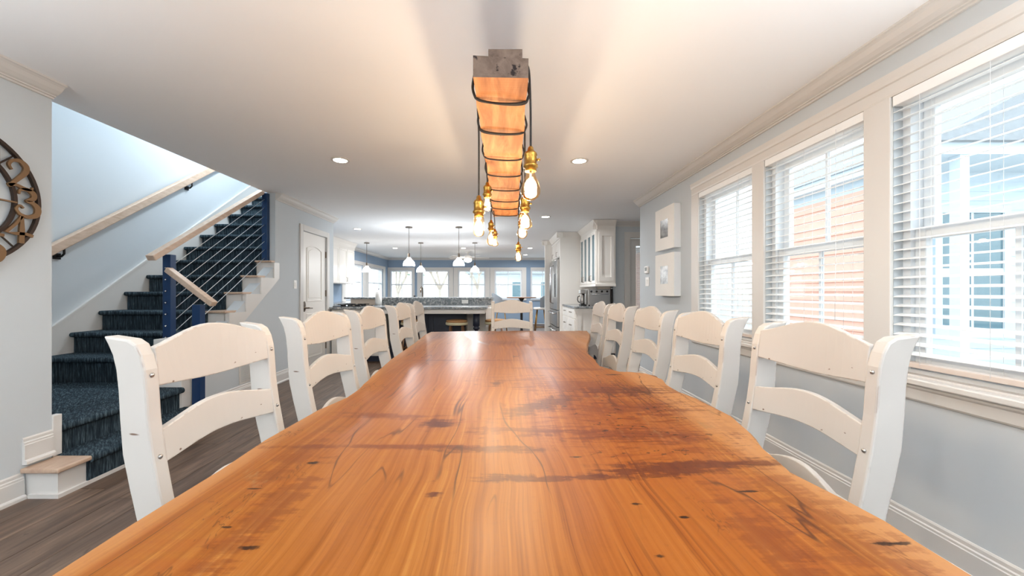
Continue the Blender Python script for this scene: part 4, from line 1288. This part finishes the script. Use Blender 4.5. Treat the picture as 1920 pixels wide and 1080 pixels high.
MB().box(1.41, 1.505, 6.85, 7.02, 1.13, 1.20).build('head', 'steel', cm, bevel=.006)
MB().lathe([(.035, .946), (.042, .99), (.040, 1.07), (.028, 1.10), (.030, 1.115)], 1.45, 6.895, 16).build('carafe', 'steel', cm)
MB().tube([(1.41, 6.89, 1.09), (1.375, 6.885, 1.08), (1.365, 6.885, 1.03), (1.38, 6.885, .985), (1.41, 6.89, .975)], .008, 8).build('handle', 'black', cm)

fr = thing('refrigerator', (1.6, 8.75, 0), 'stainless steel refrigerator set into the white tall cabinet surround', 'refrigerator')
MB().box(1.24, 1.98, 8.17, 9.38, .02, 1.86).build('body', 'steel', fr)
for k in range(2):
    y0 = 8.18 + k * .605
    d = MB().box(1.19, 1.24, y0, y0 + .59, .78, 1.85).build('door', 'steel', fr, bevel=.006)
    MB().tube([(1.19, y0 + (.53 if k == 0 else .06), .9), (1.135, y0 + (.53 if k == 0 else .06), .93), (1.135, y0 + (.53 if k == 0 else .06), 1.72), (1.19, y0 + (.53 if k == 0 else .06), 1.75)], .013, 8).build('handle', 'chrome', d)
    if k == 0: MB().box(1.183, 1.19, y0 + .12, y0 + .40, 1.05, 1.55).build('dispenser', 'dark', d)
for z0, z1 in ((.06, .40), (.42, .76)):
    d = MB().box(1.19, 1.24, 8.18, 9.375, z0, z1).build('drawer', 'steel', fr, bevel=.006)
    MB().tube([(1.19, 8.28, z1 - .06), (1.135, 8.31, z1 - .06), (1.135, 9.25, z1 - .06), (1.19, 9.28, z1 - .06)], .013, 8).build('handle', 'chrome', d)
tc_ = thing('tall_cabinet', (1.6, 8.75, 0), 'tall white cabinet surround with crown enclosing the refrigerator', 'cabinet')
MB().box(1.24, 1.992, 8.08, 8.15, 0, 2.30).build('side_panel', 'white', tc_)
MB().box(1.08, 1.992, 9.40, 9.47, 0, 2.30).build('side_panel', 'white', tc_)
MB().box(1.26, 1.992, 8.15, 9.40, 1.89, 2.30).build('bridge_cabinet', 'white', tc_)
for k in range(2): cab_door(tc_, 1.26, 8.17 + k * .615, 8.17 + k * .615 + .60, 1.90, 2.28, handle=8.17 + .30 + k * .615, hz=1.97)
m = MB(); prof = [(0, 2.29), (-.03, 2.33), (-.07, 2.385), (-.075, 2.395), (.05, 2.395), (.05, 2.29)]
m.prism([(1.24 + p, z) for p, z in prof], 'y', 8.01, 9.36); m.prism([(8.08 + p, z) for p, z in prof], 'x', 1.17, 1.992); m.prism([(1.08 + p, z) for p, z in prof], 'y', 9.34, 9.55); m.prism([(9.40 + p, z) for p, z in prof], 'x', 1.01, 1.25)
m.build('crown', 'white', tc_)

# ------------------------------------------------------------------ peninsula, left kitchen
isl = thing('kitchen_island', (-1.1, 6.9, 0), 'dark navy island with turned corner leg and white apron under granite', 'island')
MB().box(-1.95, -.62, 6.98, 7.30, .10, .86).build('body', 'navy', isl)
for k in range(2):
    x0 = -1.92 + k * .66
    m = MB(); z0, z1, y = .14, .80, 6.97
    for (a, b, c, d_) in ((x0, x0 + .62, z0, z0 + .06), (x0, x0 + .62, z1 - .06, z1), (x0, x0 + .06, z0 + .06, z1 - .06), (x0 + .56, x0 + .62, z0 + .06, z1 - .06)): m.box(a, b, y - .01, y + .01, c, d_)
    m.build('panel_frame', 'navy', isl)
m = MB(); m.box(-1.96, -.26, 6.44, 6.47, .80, .874); m.box(-.29, -.26, 6.47, 7.28, .80, .874)
m.build('apron', 'white', isl, bevel=.003)
leg = [(.045, 0), (.05, .04), (.032, .07), (.05, .12), (.055, .3), (.045, .46), (.03, .52), (.056, .545), (.056, .56), (.04, .58), (.056, .60), (.056, .799)]
for x in (-1.80, -.40):
    MB().lathe(leg, x, 6.52, 16).build('leg', 'navy', isl)
MB().box(-.26, -.16, 6.95, 7.28, 0, .872).build('end_panel', 'white', isl, bevel=.003)
tag(MB().box(-2.81, -.22, 6.38, 7.286, .876, .912).build('countertop', 'granite', bevel=.004), 'lower granite countertop in front of the raised bar', 'countertop')
rb = thing('raised_bar', (-1.6, 7.45, 0), 'raised grey granite bar running behind the lower island counter', 'bar')
MB().box(-2.8, -.14, 7.305, 7.42, .0, 1.03).build('half_wall', 'white', rb)
MB().box(-2.26, -.17, 7.288, 7.304, .914, 1.03).build('granite_face', 'granite', rb)
MB().box(-2.8, -2.27, 7.288, 7.304, .914, 1.03).build('tile_face', 'splash', rb)
MB().box(-2.9, -.12, 7.22, 7.62, 1.03, 1.062).build('bar_top', 'granite', rb, bevel=.004)
pl = MB(); pl.box(-.72, -.60, 7.281, 7.288, .945, 1.015); tag(pl.build('outlet', 'plastic', bevel=.002), 'white horizontal outlet plate on the granite bar face', 'outlet')
kc = thing('base_cabinet', (-2.5, 6.9, 0), 'white base cabinet below the cooktop left of the island', 'cabinet')
MB().box(-2.80, -2.0, 6.46, 7.29, .10, .874).build('body', 'white', kc)
MB().box(-2.80, -2.0, 6.52, 7.28, 0, .1).build('toe_kick', 'navy', kc)
for k in range(2):
    x0 = -2.79 + k * .4
    d = MB().box(x0, x0 + .38, 6.44, 6.46, .12, .86).build('door', 'white', kc, bevel=.003)
    MB().box(x0 + .06, x0 + .32, 6.434, 6.44, .18, .80).build('panel', 'white', d)
ct = thing('cooktop', (-2.72, 6.8, .912), 'black cooktop with grates at the left end of the lower counter', 'cooktop')
MB().box(-2.80, -2.32, 6.5, 7.1, .912, .925).build('glass', 'dark', ct, bevel=.003)
for x in (-2.68, -2.44):
    for y in (6.65, 6.95):
        m = MB(); m.bar((x - .1, y, .945), (x + .1, y, .945), .012, .014); m.bar((x, y - .1, .945), (x, y + .1, .945), .012, .014); m.lathe([(.045, .925), (.04, .94)], x, y, 14)
        m.build('grate', 'black', ct)
pt = thing('paper_towel_holder', (-2.22, 7.10, .912), 'white paper towel roll on a chrome upright holder', 'paper towel')
MB().lathe([(.075, .912), (.075, .924)], -2.22, 7.10, 20).build('base', 'chrome', pt)
m = MB(); m.lathe([(.02, .926), (.058, .926), (.058, 1.165), (.02, 1.165)], -2.22, 7.10, 20); m.build('roll', 'paper', pt)
MB().lathe([(.006, 1.165), (.006, 1.2), (.014, 1.21), (.014, 1.225), (.004, 1.235)], -2.22, 7.10, 12).build('knob', 'chrome', pt)
sc_ = thing('sink_counter', (-1.7, 7.9, 0), 'granite sink counter behind the raised bar', 'counter')
MB().box(-2.9, -.3, 7.66, 8.2, 0, .87).build('body', 'white', sc_); MB().box(-2.95, -.25, 7.63, 8.25, .87, .91).build('top', 'granite', sc_)
fa = thing('kitchen_faucet', (-1.62, 8.02, .91), 'tall dark gooseneck faucet behind the raised bar', 'faucet')
MB().tube(smoothpts([(-1.62, 8.12, .91), (-1.62, 8.12, 1.12), (-1.62, 8.10, 1.22), (-1.62, 8.02, 1.26), (-1.62, 7.94, 1.22), (-1.62, 7.93, 1.15)], 4), .016, 8).build('spout', 'nickel', fa)
MB().lathe([(.03, .91), (.03, .93), (.02, .95)], -1.62, 8.12, 14).build('base', 'nickel', fa)
sd = MB().lathe([(.028, .91), (.028, 1.0), (.01, 1.02), (.01, 1.05), (.022, 1.06), (.022, 1.085), (.004, 1.09)], -1.75, 7.95, 12)
tag(sd.build('soap_dispenser', 'black'), 'small black soap dispenser next to the faucet', 'soap dispenser')

lc = thing('wall_cabinet', (-3.9, 9.2, 1.36), 'white double-door wall cabinet on the left kitchen wall', 'cabinet')
MB().box(-4.1, -3.76, 8.1, 10.0, 1.36, 2.22).build('body', 'white', lc)
for k in range(4): cab_door(lc, -3.76, 8.12 + k * .47, 8.12 + k * .47 + .455, 1.37, 2.20, side=1, handle=8.12 + k * .47 + (.41 if k % 2 == 0 else .05), hz=1.46)
m = MB(); m.prism([(-3.76 - p, z) for p, z in [(0, 2.22), (-.004, 2.28), (-.03, 2.33), (-.07, 2.385), (-.075, 2.395), (.2, 2.395), (.2, 2.22)]], 'y', 8.1, 10.06); m.build('crown', 'white', lc)
lb_ = thing('base_cabinet', (-3.8, 9.6, 0), 'white base cabinet run on the left kitchen wall', 'cabinet')
MB().box(-4.095, -3.5, 7.6, 13.6, 0, .874).build('body', 'white', lb_)
MB().box(-4.095, -3.46, 7.58, 13.62, .874, .912).build('top', 'granite', lb_)

def stool(x, y, label):
    t = thing('counter_stool', (x, y, 0), label, 'stool', 'stools tucked under the island')
    MB().lathe([(.17, .60), (.19, .615), (.19, .64), (.18, .648)], x, y, 24).build('seat', 'cushion', t)
    MB().lathe([(.175, .648), (.185, .66), (.17, .685), (.08, .695)], x, y, 24).build('woven_top', 'rush', t)
    for a in range(4):
        c, s = math.cos(a * PI / 2 + PI / 4), math.sin(a * PI / 2 + PI / 4)
        MB().tube([(x + .2 * c, y + .2 * s, 0), (x + .14 * c, y + .14 * s, .61)], .016, 8).build('leg', 'tabletopbrown', t)
    MB().tube([(x + .175 * math.cos(k * PI / 2 + PI / 4), y + .175 * math.sin(k * PI / 2 + PI / 4), .22) for k in range(5)], .009, 6).build('footring', 'tabletopbrown', t)
    return t
stool(-1.50, 6.62, 'round counter stool with woven seat at the left end of the island')
stool(-.74, 6.62, 'round counter stool with woven seat in the middle of the island front')
stool(-.08, 6.75, 'round counter stool with woven seat beyond the island corner leg')

# kitchen pendants
def kpend(x, y, label, power=22):
    t = thing('pendant_lamp', (x, y, 1.65), label, 'lamp', 'clear glass kitchen pendants')
    MB().lathe([(.065, ZC - .02), (.065, ZC)], x, y, 20).build('canopy', 'nickel', t)
    MB().tube([(x, y, ZC - .02), (x, y, 1.90)], .005, 6).build('rod', 'nickel', t)
    MB().lathe([(.012, 1.90), (.02, 1.89), (.022, 1.83), (.03, 1.82)], x, y, 14).build('socket', 'nickel', t)
    MB().lathe([(.03, 1.82), (.04, 1.80), (.055, 1.775), (.095, 1.735), (.108, 1.69), (.108, 1.655)], x, y, 24, caps=False).build('shade', 'shadeglass', t)
    MB().ball((x, y, 1.745), .032).build('bulb', 'pendantbulb', t)
    lamp('pendant_glow', 'POINT', (x, y, 1.70), power, (.96, .98, 1.0), t, shadow_soft_size=.04)
kpend(-1.74, 7.42, 'glass kitchen pendant over the bar, left of the front pair')
kpend(-.79, 7.42, 'glass kitchen pendant over the bar, right of the front pair')
kpend(-3.36, 9.8, 'glass kitchen pendant nearest the left kitchen wall', 6)
kpend(-2.0, 9.8, 'glass kitchen pendant in the middle of the rear row', 15)
kpend(-.64, 9.8, 'glass kitchen pendant rightmost of the rear row, below the fan')

# ceiling fan
cf = thing('ceiling_fan', (-1.0, 12.0, 2.1), 'white ceiling fan with light in front of the far windows', 'fan')
MB().lathe([(.07, ZC - .03), (.07, ZC)], -1.0, 12.0, 20).build('canopy', 'white', cf)
MB().tube([(-1.0, 12.0, ZC - .03), (-1.0, 12.0, 2.28)], .015, 8).build('rod', 'white', cf)
MB().lathe([(.06, 2.29), (.12, 2.26), (.13, 2.20), (.10, 2.16)], -1.0, 12.0, 24).build('motor', 'white', cf)
MB().lathe([(.11, 2.16), (.12, 2.13), (.09, 2.09), (.02, 2.07)], -1.0, 12.0, 24).build('light_bowl', 'pendantbulb', cf)
for k in range(5):
    a = k * 2 * PI / 5 + .2; c, s = math.cos(a), math.sin(a)
    q = lambda r, w, z: (-1.0 + r * c - w * s, 12.0 + r * s + w * c, z)
    MB().loft([[q(.12, -.05, 2.205), q(.12, .05, 2.225), q(.12, .05, 2.231), q(.12, -.05, 2.211)], [q(.66, -.075, 2.20), q(.66, .075, 2.23), q(.66, .075, 2.236), q(.66, -.075, 2.206)]]).build('blade', 'white', cf)

# bistro set by the far windows
bt = thing('bistro_table', (.6, 11.0, 0), 'tall round brown bistro table in front of the far windows', 'table')
MB().lathe([(.40, .985), (.42, .99), (.42, 1.01), (.40, 1.015)], .6, 11.0, 32).build('top', 'tabletopbrown', bt)
MB().lathe([(.20, 0), (.2, .02), (.05, .05), (.035, .1), (.035, .9), (.09, .985)], .6, 11.0, 16).build('pedestal', 'black', bt)
def bstool(x, y, face, label):
    t = thing('bar_chair', (x, y, 0), label, 'chair', 'round-backed bar chairs at the bistro table')
    MB().lathe([(.18, .68), (.20, .70), (.20, .73), (.18, .74)], x, y, 24).build('seat', 'white', t)
    m = MB(); rings = []
    for i in range(13):
        a = face + PI + (i / 12 - .5) * 2.4
        hgt = 1.13 - .20 * abs(i / 12 - .5) ** 1.6 * 2.2
        c, s = math.cos(a), math.sin(a)
        rings.append([(x + .20 * c, y + .20 * s, .74), (x + .26 * c, y + .26 * s, hgt), (x + .245 * c, y + .245 * s, hgt), (x + .19 * c, y + .19 * s, .74)])
    m.loft(rings, True, True); m.build('backrest', 'greymetal', t)
    for k in range(4):
        a = k * PI / 2 + PI / 4; c, s = math.cos(a), math.sin(a)
        MB().tube([(x + .24 * c, y + .24 * s, 0), (x + .13 * c, y + .13 * s, .685)], .013, 8).build('leg', 'gold', t)
    MB().tube([(x + .21 * math.cos(k * PI / 2 + PI / 4), y + .21 * math.sin(k * PI / 2 + PI / 4), .2) for k in range(5)], .008, 6).build('footring', 'gold', t)
bstool(.02, 10.7, .5, 'grey round-backed bar chair left of the bistro table')
bstool(1.10, 10.6, 2.6, 'grey round-backed bar chair right of the bistro table, beside the refrigerator')

# ------------------------------------------------------------------ outdoors
gr = MB().box(-40, 40, -30, 60, -.5, -.35)
struct('ground', gr, 'concrete', 'pale sunlit ground outside the windows', 'ground')
nh = thing('neighbour_house', (9, 10, -.35), 'salmon-boarded neighbouring house with a white window bay outside the right windows', 'house')
HX, HY, HT = 7.5, 7.6, 3.5
MB().box(HX + .02, 14, HY + .02, 24, -.35, HT).build('wall', 'siding', nh)
def boards(mb, mat, step, count):
    a = mb.build('board', mat, nh); l = Vector(a.location)
    for k in range(1, count):
        o = a.copy(); COL.objects.link(o); o.parent = nh; o.location = l + Vector((0, 0, step * k))
boards(MB().prism([(HX + .02, -.3), (HX + .02, -.09), (HX + .005, -.09), (HX - .02, -.3)], 'y', HY + .05, 24), 'salmon', .21, 17)
boards(MB().prism([(HY + .02, -.3), (HY + .02, -.12), (HY + .01, -.12), (HY - .005, -.3)], 'x', HX + .05, 14), 'siding', .18, 20)
MB().box(HX - .05, HX + .05, HY - .05, HY + .05, -.35, HT).build('corner_board', 'siding', nh)
hw = MB(); x0, x1, z0, z1, y = 8.58, 9.78, .45, 2.7, HY - .02
hw.box(x0 - .14, x0, y - .03, y + .03, z0 - .14, z1 + .14); hw.box(x1, x1 + .14, y - .03, y + .03, z0 - .14, z1 + .14); hw.box(x0, x1, y - .03, y + .03, z1, z1 + .14); hw.box(x0, x1, y - .03, y + .03, z0 - .14, z0); hw.box(x0, x1, y - .02, y + .02, 1.50, 1.62)
wn_ = hw.build('window', 'siding', nh)
MB().box(x0, x1, y + .0, y + .012, z0, z1).build('pane', 'tealglass', wn_)
MB().box((x0 + x1) / 2 - .025, (x0 + x1) / 2 + .025, y - .012, y, z0, z1).build('muntin', 'siding', wn_)
MB().box(HX - .25, 14.4, 6.6, 24, HT, HT + .2).build('soffit', 'siding', nh)
MB().prism([(HX - .3, HT + .2), (14.6, HT + .2), (11, HT + 2.2)], 'y', 6.5, 24).build('roof', 'shingle', nh)
for x in (7.9, 11.4):
    MB().box(x - .08, x + .08, 6.62, 6.78, -.35, HT).build('porch_post', 'siding', nh)
for z in (.0, .38):
    MB().box(7.9, 14, 6.67, 6.73, z, z + .1).build('porch_rail', 'siding', nh)

def tree(x, y, h, seed, label):
    rnd = random.Random(seed)
    t = thing('garden_tree', (x, y, -.35), label, 'tree', 'trees outside the far windows')
    m = MB(); tips = []
    def grow(p, d, L, r, lv):
        q = p + d * L
        mid = p + d * L * .5 + Vector((rnd.uniform(-1, 1), rnd.uniform(-1, 1), 0)) * L * .05
        m.tube([p, mid, q], [r, r * .85, r * .7], 6)
        if lv == 0: tips.append(q); return
        for _ in range(3):
            nd = (d + Vector((rnd.uniform(-.8, .8), rnd.uniform(-.8, .8), rnd.uniform(-.1, .4)))).normalized()
            grow(q, nd, L * .68, r * .62, lv - 1)
    grow(Vector((x, y, -.4)), Vector((.05, 0, 1)).normalized(), h * .36, h * .03, 3)
    m.build('trunk', 'bark', t)
    f = MB()
    for q in tips:
        for _ in range(34):
            c = q + Vector((rnd.gauss(0, .32), rnd.gauss(0, .32), rnd.gauss(0, .26)))
            u = Vector((rnd.uniform(-1, 1), rnd.uniform(-1, 1), rnd.uniform(-1, 1))).normalized() * .09
            v = u.cross(Vector((rnd.uniform(-1, 1), rnd.uniform(-1, 1), rnd.uniform(-1, 1)))).normalized() * .05
            f.add([c - u, c + v, c + u, c - v], [(0, 1, 2, 3)])
    o = f.build('foliage', 'leaf', t); o['kind'] = 'stuff'
tree(-5.2, 19.5, 4.2, 3, 'leafy garden tree outside the leftmost far-wall window')
tree(-4.0, 25.2, 4.8, 5, 'leafy garden tree outside the second far-wall window')
tree(-1.9, 31.0, 5.0, 9, 'leafy garden tree farther off outside the middle far-wall window')
hh = thing('garden_house', (2.5, 40, -.35), 'low pale house across the yard beyond the far windows', 'house')
MB().box(-3, 9, 38, 44, -.35, 2.9).build('wall', 'siding', hh)
MB().prism([(37.4, 2.9), (44.6, 2.9), (41, 5.4)], 'x', -3.4, 9.4).build('roof', 'shingle', hh)
for x in (-1.5, 1.2, 4.0):
    MB().box(x, x + 1.1, 37.97, 38.0, .7, 2.1).build('window', 'tealglass', hh)
